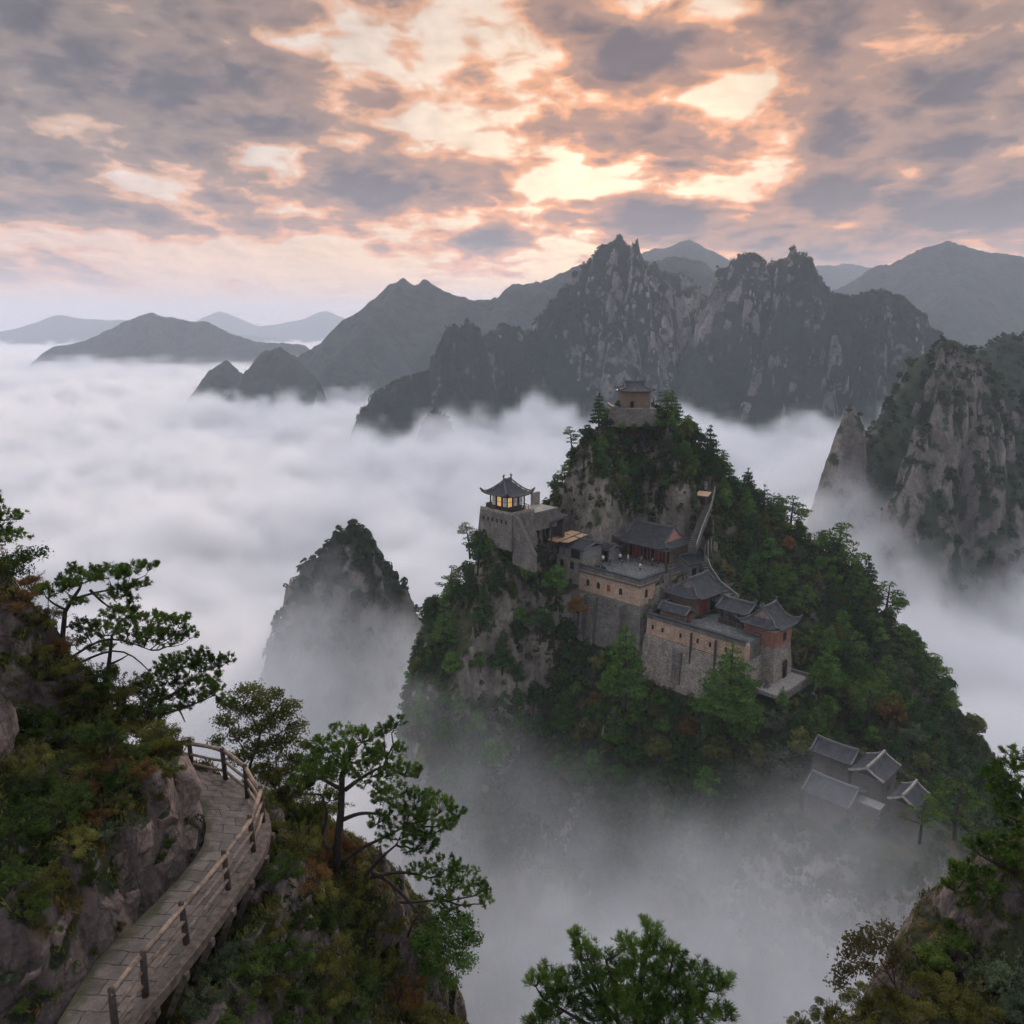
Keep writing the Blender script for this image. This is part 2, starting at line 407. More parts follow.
# middle left range
segs = crest([(290, 362), (322, 345), (345, 322), (372, 305), (392, 288), (403, 282), (412, 289), (424, 284), (440, 292), (470, 304), (500, 302), (512, 290), (545, 283), (580, 270), (640, 262), (700, 262)], 1750, 8, 1.1, .8, 300)
segs += crest([(403, 282, 1750), (370, 330, 1600), (330, 370, 1500)], 0, 8, 1.1, .8, 300)+crest([(505, 300, 1750), (470, 350, 1560)], 0, 8, 1.1, .8, 300)
hill('far_hills', segs, 1350, 2100, -650, 600, 5, 15, 70, HILL, 3)
# two dark knobs in the cloud
segs = crest([(212, 372), (226, 363), (240, 374)], 1450, 5, 1.4, 1.4, 300)+crest([(250, 372), (266, 354), (280, 350), (294, 358), (310, 376)], 1400, 5, 1.4, 1.4, 300)
hill('rocky_knoll', segs, 1300, 1560, -600, -330, 4, 9, 50, HILL, 6)
# ------------------------------------------------------------------ the craggy massif 1 km off
def crag_detail(u, amp):
    def f(x, y, z, st):
        a = fbm(x/(9*u), y/(9*u), z/(34*u), 4, .55, ridge=True)
        b = fbm(x/(5*u)+40, y/(5*u), z/(7*u), 3, .5)
        return -((a+.15)*(.08+.92*st)*1.25+b*.42)*amp
    return f
segs = []
def spire(px, py, Y, base, r=4, s1=2.6, s2=1.5, dr=60):       # a tower: summit and the spurs that carry it
    p = at(px, py, Y)
    segs.append((p, p+np.array([2, 2, -2]), r, s1, s2, dr))
    for b in base: segs.append((p+np.array([0, 0, -6]), at(*b), r*.8, s1, s2, dr))
spire(617, 236, 1110, [(600, 250, 1105), (585, 268, 1100), (562, 300, 1085), (642, 262, 1115)], 5, 3.4, 3.2, 90)
spire(655, 268, 1130, [(672, 280, 1130), (690, 281, 1130), (706, 300, 1130)], 4, 2.8, 2.6, 60)
spire(734, 260, 1050, [(722, 272, 1050), (712, 300, 1040), (748, 262, 1050)], 4, 3.2, 3.0, 80)
segs += crest([(742, 256), (756, 257), (770, 268), (784, 262)], 1050, 6, 2.4, 1.8, 60)
spire(794, 248, 1030, [(806, 256, 1030), (812, 290, 1020), (780, 300, 1010)], 4, 3.4, 3.0, 70)
segs += crest([(806, 262), (822, 292), (845, 300), (866, 296), (884, 294), (905, 300), (926, 318), (945, 340), (990, 360)], 980, 5, 2.8, 2.5, 50)
segs += crest([(884, 294, 980), (872, 345, 935), (862, 400, 890)], 0, 3, 2.4, 2.2, 50)+crest([(905, 300, 980), (912, 400, 905)], 0, 3, 2.4, 2.2, 50)
spire(466, 320, 950, [(452, 332, 945), (440, 352, 935), (478, 335, 950)], 4, 3.4, 2.8, 60)
segs += crest([(378, 394), (400, 382), (415, 378), (432, 374), (445, 350)], 930, 3, 2., 1.6, 60)
segs += crest([(436, 412), (444, 420), (455, 436)], 850, 3, 2., 1.6, 60)
segs += crest([(478, 345), (492, 334), (502, 326), (514, 330), (528, 334), (548, 316), (566, 290)], 1030, 4, 3.2, 3., 60)
_r2 = np.random.RandomState(4)
SKY_L = [(378, 394), (400, 382), (415, 378), (432, 374), (445, 350), (452, 332), (466, 320), (480, 335), (488, 345), (503, 330), (514, 332), (528, 336), (545, 318), (562, 300), (576, 272), (591, 255), (604, 246), (617, 236), (629, 238), (640, 250), (655, 268), (672, 281), (690, 281), (703, 300), (715, 288), (723, 273), (734, 259), (746, 256), (758, 260), (770, 268), (780, 262), (788, 252), (794, 247), (805, 256), (813, 275), (822, 294), (845, 302), (865, 298), (884, 296), (905, 302), (925, 320), (943, 340)]
def skyl(px): return float(np.interp(px, [a for a, b in SKY_L], [b for a, b in SKY_L]))
def base_Y(px): return float(np.interp(px, [378, 445, 490, 545, 617, 700, 745, 794, 830, 943], [930, 945, 1015, 1075, 1105, 1105, 1050, 1028, 990, 975]))
for row in range(0, 7):
    px = 384.+row*3
    while px < 940:
        top = at(px, skyl(px)+2, base_Y(px)); k_ = row*(.75+.5*_r2.rand())
        gap = max(0, 1-abs(px-683)/26)*(px < 715)+max(0, 1-abs(px-515)/32)+max(0, 1-abs(px-770)/12)*.6
        z = top[2]-k_*30-gap*(45 if row else 0)-(7 if row == 0 else 10*_r2.rand())
        if z > -100:
            w_ = _r2.rand()
            p0 = np.array([top[0]+_r2.normal()*3, top[1]-row*(20-9*gap)-8*_r2.rand(), z]); p1 = p0+np.array([_r2.normal()*3, -7*_r2.rand()-2, -4-8*w_])
            segs.append((p0, p1, 3+3*w_, 4.5 if px < 835 else 3.2, 4.0 if px < 835 else 2.6, 40))
        px += 9+11*_r2.rand()
def massif_h(x, y):
    wx = fbm(x/45, y/45, 2.2, 4)*9; wy = fbm(x/45+9, y/45, 5.2, 4)*12
    h = ridge_field(x+wx, y+wy, segs, 2)
    return h
mountain('rocky_massif', (-190, 780, -170), (560, 1230, 165), 2.6, massif_h, crag_detail(2.0, 4.2), ROCK_FAR)['kind'] = 'structure'
# ------------------------------------------------------------------ right crag
segs_r = []
def seg(l, a, b, r=3, s1=1.6, s2=1.2, dr=30): l.append((at(*a), at(*b), r, s1, s2, dr))
seg(segs_r, (948, 340, 420), (972, 365, 425), 6, 2.4, 2., 40)
seg(segs_r, (930, 352, 415), (902, 400, 392), 4, 2.4, 2.2, 50)
seg(segs_r, (972, 365, 425), (1000, 395, 420), 5, 1.8, 1.2, 40)
seg(segs_r, (1000, 395, 420), (1080, 420, 420), 5, 1.8, 1.2, 40)
seg(segs_r, (985, 392, 402), (992, 450, 380), 4, 2.4, 2.4, 50)
seg(segs_r, (992, 450, 380), (975, 505, 364), 4, 2.6, 2.4, 50)
seg(segs_r, (1020, 430, 392), (1010, 500, 368), 4, 2.4, 2.4, 50)
seg(segs_r, (900, 415, 385), (870, 440, 380), 3, 1.8, 1.2, 50)
seg(segs_r, (846, 418, 375), (850, 423, 375), 3.2, 6, 5, 30)
seg(segs_r, (838, 438, 375), (858, 442, 377), 1.2, 5, 4.5, 50)
seg(segs_r, (920, 420, 380), (940, 470, 358), 3, 2.2, 2.2, 50)
for i in range(46):
    px_ = 896+128*_r2.rand(); t_ = _r2.rand(); top_ = np.interp(px_, [896, 915, 948, 972, 1000, 1030], [405, 372, 345, 366, 395, 410]); py_ = top_+8+t_*95
    sp_ = at(px_, py_, 408-t_*60-8*_r2.rand()); segs_r.append((sp_, sp_+np.array([_r2.normal(), -2.5*_r2.rand(), -2-3*_r2.rand()]), 1.5+1.5*_r2.rand(), 4.5, 3.5, 14))
seg(segs_r, (1010, 335, 560), (1100, 350, 560), 8, 1.4, 1.2, 50)
seg(segs_r, (975, 352, 560), (1010, 335, 560), 8, 1.4, 1.2, 50)
def crag_h(x, y):
    wx = fbm(x/26, y/26, 2.2, 3)*5; wy = fbm(x/26+9, y/26, 5.2, 3)*5
    return ridge_field(x+wx, y+wy, segs_r, 3)
mountain('rocky_crag', (110, 300, -150), (420, 620, 8), 1.9, crag_h, crag_detail(1.0, 2.6), ROCK_MID)['kind'] = 'structure'
# ------------------------------------------------------------------ left island stack
segs_i = []
seg(segs_i, (348, 530, 258), (352, 534, 262), 4, 3.0, 3.6, 14)
seg(segs_i, (340, 532, 258), (322, 552, 256), 3, 3.4, 3.8, 20)
seg(segs_i, (366, 540, 260), (378, 568, 262), 3, 3.6, 3.6, 30)
seg(segs_i, (312, 560, 256), (297, 586, 254), 3, 4., 4., 30)
seg(segs_i, (390, 582, 262), (399, 588, 262), 2.5, 4., 4., 30)
seg(segs_i, (340, 545, 256), (345, 620, 246), 3, 3.2, 3.4, 30)
mountain('rocky_islet', (-95, 215, -150), (-15, 300, -55), 1.2, lambda x, y: ridge_field(x+fbm(x/12, y/12, 1., 3)*3, y+fbm(x/12, y/12, 8., 3)*3, segs_i, 2.5), crag_detail(.7, 2.0), ROCK_MID)['kind'] = 'structure'
# ------------------------------------------------------------------ the temple peak
segs_p = []
def sp(a, b, r=3, s1=1.6, s2=1.2, dr=30): segs_p.append((at(*a), at(*b), r, s1, s2, dr))
sp((630, 413, 166), (645, 411, 168), 4, 1.3, 2.2, 3)
sp((645, 411, 168), (676, 432, 172), 4, 1.8, 1.4, 14)
sp((620, 425, 163), (585, 455, 160), 4.5, 2.6, 2.4, 30)
sp((585, 452, 160), (578, 470, 158), 4, 3.2, 2.4, 30)
sp((640, 445, 160), (660, 500, 152), 4, 1.9, 1.5, 14)
sp((600, 450, 160), (610, 480, 156), 4, 2.4, 2.4, 30)
sp((676, 432, 172), (745, 498, 170), 5, 1.6, 1.4, 20)
sp((745, 498, 170), (818, 556, 166), 5, 1.6, 1.4, 20)
sp((818, 556, 166), (882, 628, 156), 5, 1.6, 1.4, 20)
sp((882, 628, 156), (935, 708, 146), 5, 1.4, 1.3, 20)
sp((935, 708, 146), (1005, 790, 136), 5, 1.4, 1.3, 20)
sp((700, 530, 156), (800, 640, 142), 6, 1.3, 1.1, 20)
sp((800, 640, 142), (900, 740, 124), 6, 1.2, 1.0, 20)
sp((860, 740, 122), (900, 800, 108), 6, 1.1, 1.1, 20)
sp((900, 800, 108), (975, 850, 100), 4, 1.3, 1.6, 12)
sp((850, 782, 111), (902, 800, 108), 9, 1.2, 1.6, 12)
sp((560, 545, 150), (600, 560, 145), 4, 1.6, 1.6, 12)
sp((510, 540, 150), (560, 540, 152), 3.5, 1.6, 1.5, 10)
sp((508, 545, 149), (478, 580, 147), 3.5, 2.2, 1.6, 20)
sp((482, 578, 147), (458, 640, 146), 3.5, 3.2, 3., 20)
sp((462, 640, 146), (450, 700, 146), 3, 3.0, 3., 20)
sp((545, 560, 146), (545, 600, 141), 3, 2.6, 2.6, 20)
sp((545, 600, 141), (560, 740, 133), 3, 2.6, 2.8, 20)
sp((484, 592, 143), (500, 720, 136), 3, 3., 3., 20)
sp((510, 600, 143), (530, 720, 132), 3, 3., 3., 20)
sp((620, 590, 140), (600, 640, 134), 4, 1.8, 1.5, 14)
sp((600, 640, 134), (605, 720, 126), 4, 2.0, 2.2, 14)
sp((640, 560, 144), (690, 600, 139), 5, 1.3, 1.5, 6)
sp((690, 600, 139), (740, 640, 131), 5, 1.3, 1.5, 6)
sp((740, 650, 130), (785, 700, 123), 4, 1.3, 1.4, 6)
sp((740, 700, 124), (740, 760, 117), 4, 2.0, 2.2, 10)
sp((785, 710, 121), (830, 760, 114), 4, 1.5, 2.0, 10)
E1 = np.array([.7071, -.7071]); E2 = np.array([.7071, .7071])       # the compound's two axes: right and near, right and far
def uv(p): return (p[0]*E1[0]+p[1]*E1[1], p[0]*E2[0]+p[1]*E2[1])
def wp(u, v, z=0): return np.array([u*E1[0]+v*E2[0], u*E1[1]+v*E2[1], z])
PADS = []      # (u0, u1, v0, v1, z, soft): ground made level under courts
# ground kept below the feet of the walls: (u0, u1, v0, v1, z at v1, fall along u, fall away from v1)
CUTS = [(-95.5, -79.5, 88, 112.6, -57.6, 0, 1.3), (-79.5, -59.5, 88, 112.6, -61.6, 0, 1.3), (-79.6, -59.5, 110, 131, -52.8, 0, 0), (-95.5, -79.8, 111, 133, -47.5, 0, 0),
        (-63.5, -53, 113, 127, -59.2, 0, 0), (-110, -98.8, 88, 98.2, -38.6, 0, 1.5), (-98.8, -94.5, 92, 108, -42.5, 0, .4), (-107.5, -99, 98, 106, -34.8, 0, 0),
        (-101.5, -94, 104, 112.4, -47.2, 0, .5), (-103.5, -94.5, 112, 119.5, -44.5, 0, 0), (-60, -52.5, 100, 114.5, -60.5, 0, 1.0)]
def peak_h(x, y):
    wx = fbm(x/17, y/17, 2.2, 3)*3.2; wy = fbm(x/17+9, y/17, 5.2, 3)*3.2
    h = ridge_field(x+wx, y+wy, segs_p, 2.6)
    h = h-np.clip(-15-x, 0, 99)*2.2
    u = x*E1[0]+y*E1[1]; v = x*E2[0]+y*E2[1]
    for (u0, u1, v0, v1, z, soft) in PADS:
        d = np.maximum(np.maximum(u0-u, u-u1), np.maximum(v0-v, v-v1))
        w = np.clip(1-d/soft, 0, 1); w = w*w*(3-2*w)
        h = h*(1-w)+z*w
    for (u0, u1, v0, v1, z, du, dv) in CUTS:
        d = np.maximum(np.maximum(u0-u, u-u1), np.maximum(v0-v, v-v1)); d = np.maximum(d, 0)
        zc = z-(np.clip(u, u0, u1)-u0)*max(du, 0)+(np.clip(u, u0, u1)-u1)*max(-du, 0)-(v1-np.clip(v, v0, v1))*dv
        h = np.minimum(h, zc+d*4.)
    return h
PADS += [(-93, -82.5, 117, 134, -48.5, 2.0), (-77, -62, 117, 131, -53.5, 2), (-63.5, -54.5, 115., 126, -59.9, 1.6),
         (-107, -100, 99.5, 106, -36, 1.5), (-103, -95, 107, 119, -45.5, 1.5), (-44, -31, 103, 113, -67.8, 7.0),
         (-86, -81, 127, 137, -49, 1.0)]
mountain('temple_peak', (-60, 80, -135), (132, 208, -8), 0.8, peak_h, crag_detail(.5, 1.5), ROCK_PEAK)['kind'] = 'structure'
# ------------------------------------------------------------------ builders' materials
def flat_mat(name, c, rough=.85, var=.25, scale=3., bumpd=.02):
    m, t, b = new_mat(name)
    pos = X(t, t.node('ShaderNodeTexCoord').outputs['Object'])
    n = t.noise(pos, scale, 5, .6)
    t.put(b.inputs['Base Color'], t.mix(t.smooth(n, .3, .7), tuple(q*(1-var) for q in c), tuple(min(q*(1+var), 1) for q in c)))
    b.inputs['Roughness'].default_value = rough; bump(t, b, n, .5, bumpd); return m
def masonry(name, c1, c2, mortar, w, h, stain=.5, mor=.03):
    m, t, b = new_mat(name)
    pos = X(t, t.node('ShaderNodeTexCoord').outputs['Object']); x, y, z = t.xyz(pos)
    nx, ny, nz = t.xyz(X(t, t.node('ShaderNodeTexCoord').outputs['Normal']))
    side = t.m('GREATER_THAN', t.m('ABSOLUTE', nx), .6)
    al = x*(1-side)+y*side
    wob = t.noise(pos, 1.6, 3, .5)
    br = t.node('ShaderNodeTexBrick'); t.put(br.inputs['Vector'], t.vec(al+(wob-.5)*.18, z+(wob-.5)*.12, 0.))
    br.inputs['Scale'].default_value = 1; br.inputs['Brick Width'].default_value = w; br.inputs['Row Height'].default_value = h
    br.inputs['Mortar Size'].default_value = mor; br.inputs['Mortar Smooth'].default_value = .3
    for k, q in (('Color1', c1), ('Color2', c2), ('Mortar', mortar)): br.inputs[k].default_value = (*q, 1)
    n = t.noise(pos, .55, 6, .65); n2 = t.noise(t.vec(x*1.6, y*1.6, z*.22), 1., 5, .6); n3 = t.noise(pos, 5., 5, .6)
    c = t.vm('SCALE', X(t, br.outputs['Color']), t.smooth(n3, .25, .75, .62, 1.35, 'LINEAR'))
    c = t.vm('SCALE', c, t.smooth(n, .3, .7, 1-stain*.5, 1.12, 'LINEAR'))
    c = t.mix(t.smooth(n2, .52, .74, 0., stain), c, tuple(q*.3 for q in c1))
    t.put(b.inputs['Base Color'], c)
    bump(t, b, n3*.6-X(t, br.outputs['Fac'])*.6, .7, .06); return m
TAN = masonry('tan_brick', (.46, .315, .22), (.32, .23, .17), (.20, .16, .13), .62, .30, .5)
STONE = masonry('grey_stone', (.185, .168, .152), (.125, .115, .106), (.08, .074, .069), .85, .40, .85, .03)
RUBBLE = masonry('rubble_stone', (.37, .32, .27), (.22, .195, .17), (.12, .107, .098), .5, .30, .8, .035)
REDBRICK = masonry('red_brick', (.33, .115, .07), (.25, .13, .095), (.15, .11, .09), .40, .14, .5, .02)
BROWN = masonry('brown_brick', (.21, .145, .10), (.15, .11, .085), (.11, .09, .075), .55, .24, .45)
WOOD = flat_mat('dark_wood', (.045, .036, .032), .7); REDW = flat_mat('red_lacquer', (.17, .032, .026), .6); BLACK = flat_mat('dark_opening', (.008, .008, .009), .9)
PLASTER = flat_mat('grey_plaster', (.17, .165, .165)); RIDGE = flat_mat('ridge_tile', (.085, .088, .092)); PAVE = masonry('court_paving', (.13, .128, .128), (.10, .098, .098), (.07, .07, .07), 1.1, .7, .3)
GILT = flat_mat('weathered_plank', (.42, .27, .16), .8, .15); WHITE = flat_mat('white_cloth', (.78, .78, .78), .8, .06)
LITE = flat_mat('pale_stone', (.20, .185, .17), .9, .35)
def tile_mat():
    m, t, b = new_mat('grey_roof_tile')
    pos = X(t, t.node('ShaderNodeTexCoord').outputs['Object']); x, y, z = t.xyz(pos)
    nx, ny, nz = t.xyz(X(t, t.node('ShaderNodeTexCoord').outputs['Normal']))
    side = t.m('GREATER_THAN', t.m('ABSOLUTE', nx), t.m('ABSOLUTE', ny))
    al = x*(1-side)+y*side
    w = t.m('SINE', al*(6.2832/.34))
    n = t.noise(pos, 1.1, 5, .6); n2 = t.noise(pos, 9., 4, .6)
    c = t.mix(t.smooth(n+(n2-.5)*.6, .3, .75), (.016, .018, .022), (.048, .051, .058))
    c = t.vm('SCALE', c, t.smooth(w, -1., .4, .5, 1.15))
    c = t.mix(t.smooth(n, .6, .72, 0., .5), c, (.07, .075, .05))
    t.put(b.inputs['Base Color'], c); b.inputs['Roughness'].default_value = .62
    bump(t, b, w*.5+n2*.3, .8, .07); return m
TILE = tile_mat()
def lamp_mat():
    m, t, b = new_mat('lit_window')
    b.inputs['Base Color'].default_value = (.5, .4, .25, 1); b.inputs['Emission Color'].default_value = (1, .56, .16, 1); b.inputs['Emission Strength'].default_value = .7
    return m
LIT = lamp_mat()
class MB:
    def __init__(s): s.v = []; s.f = []
    def add(s, V, Fs):
        n = len(s.v); s.v += [tuple(float(q) for q in p) for p in V]; s.f += [tuple(i+n for i in f) for f in Fs]; return s
    def box(s, x0, x1, y0, y1, z0, z1, taper=0.):
        k = taper
        V = [(x0-k, y0-k, z0), (x1+k, y0-k, z0), (x1+k, y1+k, z0), (x0-k, y1+k, z0), (x0, y0, z1), (x1, y0, z1), (x1, y1, z1), (x0, y1, z1)]
        return s.add(V, [(0, 3, 2, 1), (4, 5, 6, 7), (0, 1, 5, 4), (1, 2, 6, 5), (2, 3, 7, 6), (3, 0, 4, 7)])
    def prism(s, pts, dvec):
        """closed polygon pts swept by dvec"""
        n = len(pts); P0 = [np.array(p, float) for p in pts]; P1 = [p+np.array(dvec, float) for p in P0]
        nn = sum((np.cross(P0[i], P0[(i+1) % n]) for i in range(n)), np.zeros(3))
        fs = [tuple(range(n))[::-1], tuple(range(n, 2*n))]+[(i, (i+1) % n, (i+1) % n+n, i+n) for i in range(n)]
        if np.dot(nn, dvec) < 0: fs = [f[::-1] for f in fs]
        return s.add(P0+P1, fs)
    def bar(s, pts, w, h, up=(0, 0, 1)):
        """square-section bar along a polyline"""
        pts = [np.array(p, float) for p in pts]; rings = []
        for i, p in enumerate(pts):
            d = pts[min(i+1, len(pts)-1)]-pts[max(i-1, 0)]; d /= np.linalg.norm(d)+1e-9
            u = np.array(up, float); sd = np.cross(d, u); 
            if np.linalg.norm(sd) < 1e-3: sd = np.array([1., 0, 0])
            sd /= np.linalg.norm(sd); uu = np.cross(sd, d)
            rings += [p+sd*w/2-uu*h/2, p+sd*w/2+uu*h/2, p-sd*w/2+uu*h/2, p-sd*w/2-uu*h/2]
        fs = [(0, 1, 2, 3)]
        for i in range(len(pts)-1):
            a = i*4
            for k in range(4): fs.append((a+k, a+4+k, a+4+(k+1) % 4, a+(k+1) % 4))
        a = (len(pts)-1)*4; fs.append((a+3, a+2, a+1, a))
        return s.add(rings, fs)
    def tube(s, pts, r, n=6):
        pts = [np.array(p, float) for p in pts]; r = r if hasattr(r, '__len__') else [r]*len(pts); base = len(s.v); V = []; Fs = []
        for i, p in enumerate(pts):
            d = pts[min(i+1, len(pts)-1)]-pts[max(i-1, 0)]; d /= np.linalg.norm(d)+1e-9
            a = np.cross(d, (0.31, .95, .1)); a /= np.linalg.norm(a); b = np.cross(d, a)
            for k in range(n):
                t = 6.2832*k/n; V.append(p+(a*math.cos(t)+b*math.sin(t))*r[i])
        for i in range(len(pts)-1):
            for k in range(n): Fs.append((i*n+k, i*n+(k+1) % n, (i+1)*n+(k+1) % n, (i+1)*n+k))
        Fs.append(tuple(range(n))[::-1]); Fs.append(tuple((len(pts)-1)*n+k for k in range(n)))
        return s.add(V, Fs)
    def build(s, name, mat, parent=None, smooth=False):
        me = bpy.data.meshes.new(name); me.from_pydata(s.v, [], s.f); me.materials.append(mat)
        if smooth: me.polygons.foreach_set('use_smooth', np.ones(len(s.f), bool))
        o = bpy.data.objects.new(name, me); col.objects.link(o); o.parent = parent; return o
def tag(o, label=None, cat=None, group=None, kind=None):
    if label: o['label'] = label
    if cat: o['category'] = cat
    if group: o['group'] = group
    if kind: o['kind'] = kind
    return o
def empty(name, loc, rz=0., label=None, cat=None, group=None):
    o = bpy.data.objects.new(name, None); o.location = tuple(loc); o.rotation_euler = (0, 0, rz); col.objects.link(o); o.empty_display_size = .2
    return tag(o, label, cat, group)
RZ = -math.pi/4
def site(name, u, v, z, label, cat, group=None): return empty(name, wp(u, v, z), RZ, label, cat, group)
def opening(par, box, face, a, z, w, h, kind='window', inner=None, frame=None, arch=False):
    """window or door on the +x or -y face of box=(x0,x1,y0,y1)"""
    x0, x1, y0, y1 = box
    def pt(s, zz, out): return (x1+out, s, zz) if face == '+x' else (s, y0-out, zz)
    def outline(w, h, grow):
        p = [(-w/2-grow, -grow if kind == 'window' else 0), (w/2+grow, -grow if kind == 'window' else 0)]
        if arch: p += [((w/2+grow)*math.cos(t), h-w/2+(w/2+grow)*math.sin(t)) for t in np.linspace(0, math.pi, 9)]
        else: p += [(w/2+grow, h+grow), (-w/2-grow, h+grow)]
        return p
    dv = (1, 0, 0) if face == '+x' else (0, -1, 0)
    f = MB(); o_, i_ = outline(w, h, .14), outline(w, h, 0)
    f.prism([pt(a+s, z+q, -.05) for s, q in o_], tuple(.09*k for k in dv)); fr = f.build(kind+('way' if kind == 'door' else ''), frame or STONE, par)
    g = MB(); g.prism([pt(a+s, z+q, .042) for s, q in i_], tuple(.02*k for k in dv)); g.build('pane' if kind == 'window' else 'door_leaf', inner or BLACK, fr)
    return fr
def roof(par, cx, cy, z, L, W, axis, G, H, kind='hipgable', lift=.5, curve=1.35, ridge_mat=None, fin=True, gable_mat=None, name='roof'):
    """curved tile roof: L, W half lengths along and across the ridge, G half ridge"""
    rot = (lambda p: (cx+p[0], cy+p[1], p[2])) if axis == 'x' else (lambda p: (cx-p[1], cy+p[0], p[2]))
    def zc(a): return H*(max(a, 0)**curve)
    def up(x, y): return lift*(abs(x)/L)**5*(abs(y)/W)**5 + (lift*.25*(abs(x)/L)**6 if kind != 'gable' else 0)
    N = 8; ys = [W*math.sin(math.pi/2*q/N) if False else W*q/N for q in range(-N, N+1)]
    m = MB()
    def grid(xs, fz, yr=ys):
        n0 = len(m.v); V = []; top = []
        for x in xs:
            for y in yr: V.append(rot((x, y, z+fz(x, y)+up(x, y))))
        k = len(yr); nV = len(V)
        V += [(p[0], p[1], p[2]-.16) for p in V]
        Fs = []
        sw = 1
        for i in range(len(xs)-1):
            for j in range(k-1):
                a = i*k+j; q = (a, a+k, a+k+1, a+1); Fs.append(q); Fs.append(tuple(r+nV for r in q[::-1]))
        per = [i*k for i in range(len(xs))]+[(len(xs)-1)*k+j for j in range(1, k)]+[i*k+k-1 for i in range(len(xs)-2, -1, -1)]+[j for j in range(k-2, 0, -1)]
        for a, b in zip(per, per[1:]+per[:1]): Fs.append((b, a, a+nV, b+nV))
        m.add(V, Fs)
    if kind == 'gable': G = L
    grid([-G+2*G*i/6 for i in range(7)], lambda x, y: zc(1-abs(y)/W))
    if kind != 'gable':
        for s in (-1, 1):
            xs = [s*(G+(L-G)*i/5) for i in range(6)]
            grid(xs, lambda x, y: zc(min(1-abs(y)/W, (L-abs(x))/W*(1 if kind == 'hipgable' else W/(L-G)))))
    r = m.build(name, TILE, par)
    k = MB(); rm = ridge_mat or RIDGE
    k.bar([rot((x, 0, z+H+.10+.16*(abs(x)/max(G, .1))**3)) for x in np.linspace(-G-.05, G+.05, 7)], .30, .38)
    if fin:
        for s in (-1, 1): k.bar([rot((s*(G+.05), 0, z+H+.2)), rot((s*(G+.12), 0, z+H+.75)), rot((s*(G-.12), 0, z+H+.95))], .22, .30)
    a0 = (L-G)/W if kind == 'hipgable' else 1.
    for sx in (-1, 1):
        for sy in (-1, 1):
            if kind in ('hipgable', 'gable'):
                lo = W*(1-min(a0, 1)) if kind == 'hipgable' else W
                k.bar([rot((sx*(G-.02), sy*y, z+zc(1-y/W)+.10+up(G if kind != 'gable' else L, y))) for y in np.linspace(0, lo, 6)], .22, .24)
            if kind != 'gable':
                pts = []
                for t in np.linspace(0, 1, 7):
                    x = G+(L-G)*t; y = W-(L-x) if kind == 'hipgable' else W*t
                    y = max(y, 0)
                    pts.append(rot((sx*x, sy*y, z+zc(1-y/W)+up(x, y)+.10)))
                k.bar(pts, .20, .24)
    k.build('ridge', rm, r)
    if kind == 'hipgable':
        for s in (-1, 1):
            g = MB()
            y1 = W*(1-a0)
            top = [rot((s*(G-.10), y, z+zc(1-abs(y)/W)-.02)) for y in np.linspace(-y1, y1, 9)]
            d = rot((s*(G-.02), 0, 0)); d0 = rot((s*(G-.10), 0, 0))
            g.prism(top, (d[0]-d0[0], d[1]-d0[1], 0)); g.build('gable', gable_mat or GABLE, r)
    return r
GABLE = flat_mat('gable_board', (.17, .13, .115))
def body(par, box, z0, z1, mat, name='wall', taper=0.):
    m = MB(); m.box(box[0], box[1], box[2], box[3], z0, z1, taper); return m.build(name, mat, par)
# ------------------------------------------------------------------ main terrace
t = site('terrace', -87.5, 119, -44.4, 'large stone terrace with tan brick band and dark buttresses under the main hall', 'terrace')
bx = (-7.0, 7.0, -6.2, 6.5)
body(t, bx, -4.0, -.02, TAN, 'brick_wall', .12)
body(t, (-7.3, 7.3, -6.5, 6.5), -13.5, -4.0, STONE, 'stone_footing', .9)
for a, w in ((-5.2, .9), (-2.6, .7), (3.6, .8)): MB().box(a-w/2, a+w/2, -8.0, -6.45, -13.5, -4.3, .05).build('buttress', STONE, t)
MB().box(-7., 7., -6.2, 6.5, -.02, .03).build('paving', PAVE, t)
m = MB(); m.box(-7.15, 7.15, -6.35, -5.95, .03, .85); m.box(6.75, 7.15, -5.95, 6.3, .03, .85); m.build('parapet', STONE, t)
m = MB(); m.box(-7.3, 7.3, -6.5, -5.8, .85, 1.02); m.box(6.6, 7.3, -5.8, 6.4, .85, 1.02); m.build('coping', TILE, t)
m = MB(); m.box(-7.2, 7.2, -6.42, -6.2, -.55, -.25); m.box(7.0, 7.22, -6.2, 6.4, -.55, -.25); m.build('string_course', RIDGE, t)
for a, k in ((-4.9, 1), (-2.4, 1), (.0, 0), (2.8, 1)): opening(t, (0, 7.06, -6.27, 0), '-y', a, -2.8, .75, 1.25, 'window', BLACK if k else REDW, TAN, bool(k))
for a in (-4.4, -1.2, 2.6): opening(t, (0, 7.06, -6.27, 0), '+x', a, -2.7, .75, 1.5, 'window', BLACK, TAN, True)
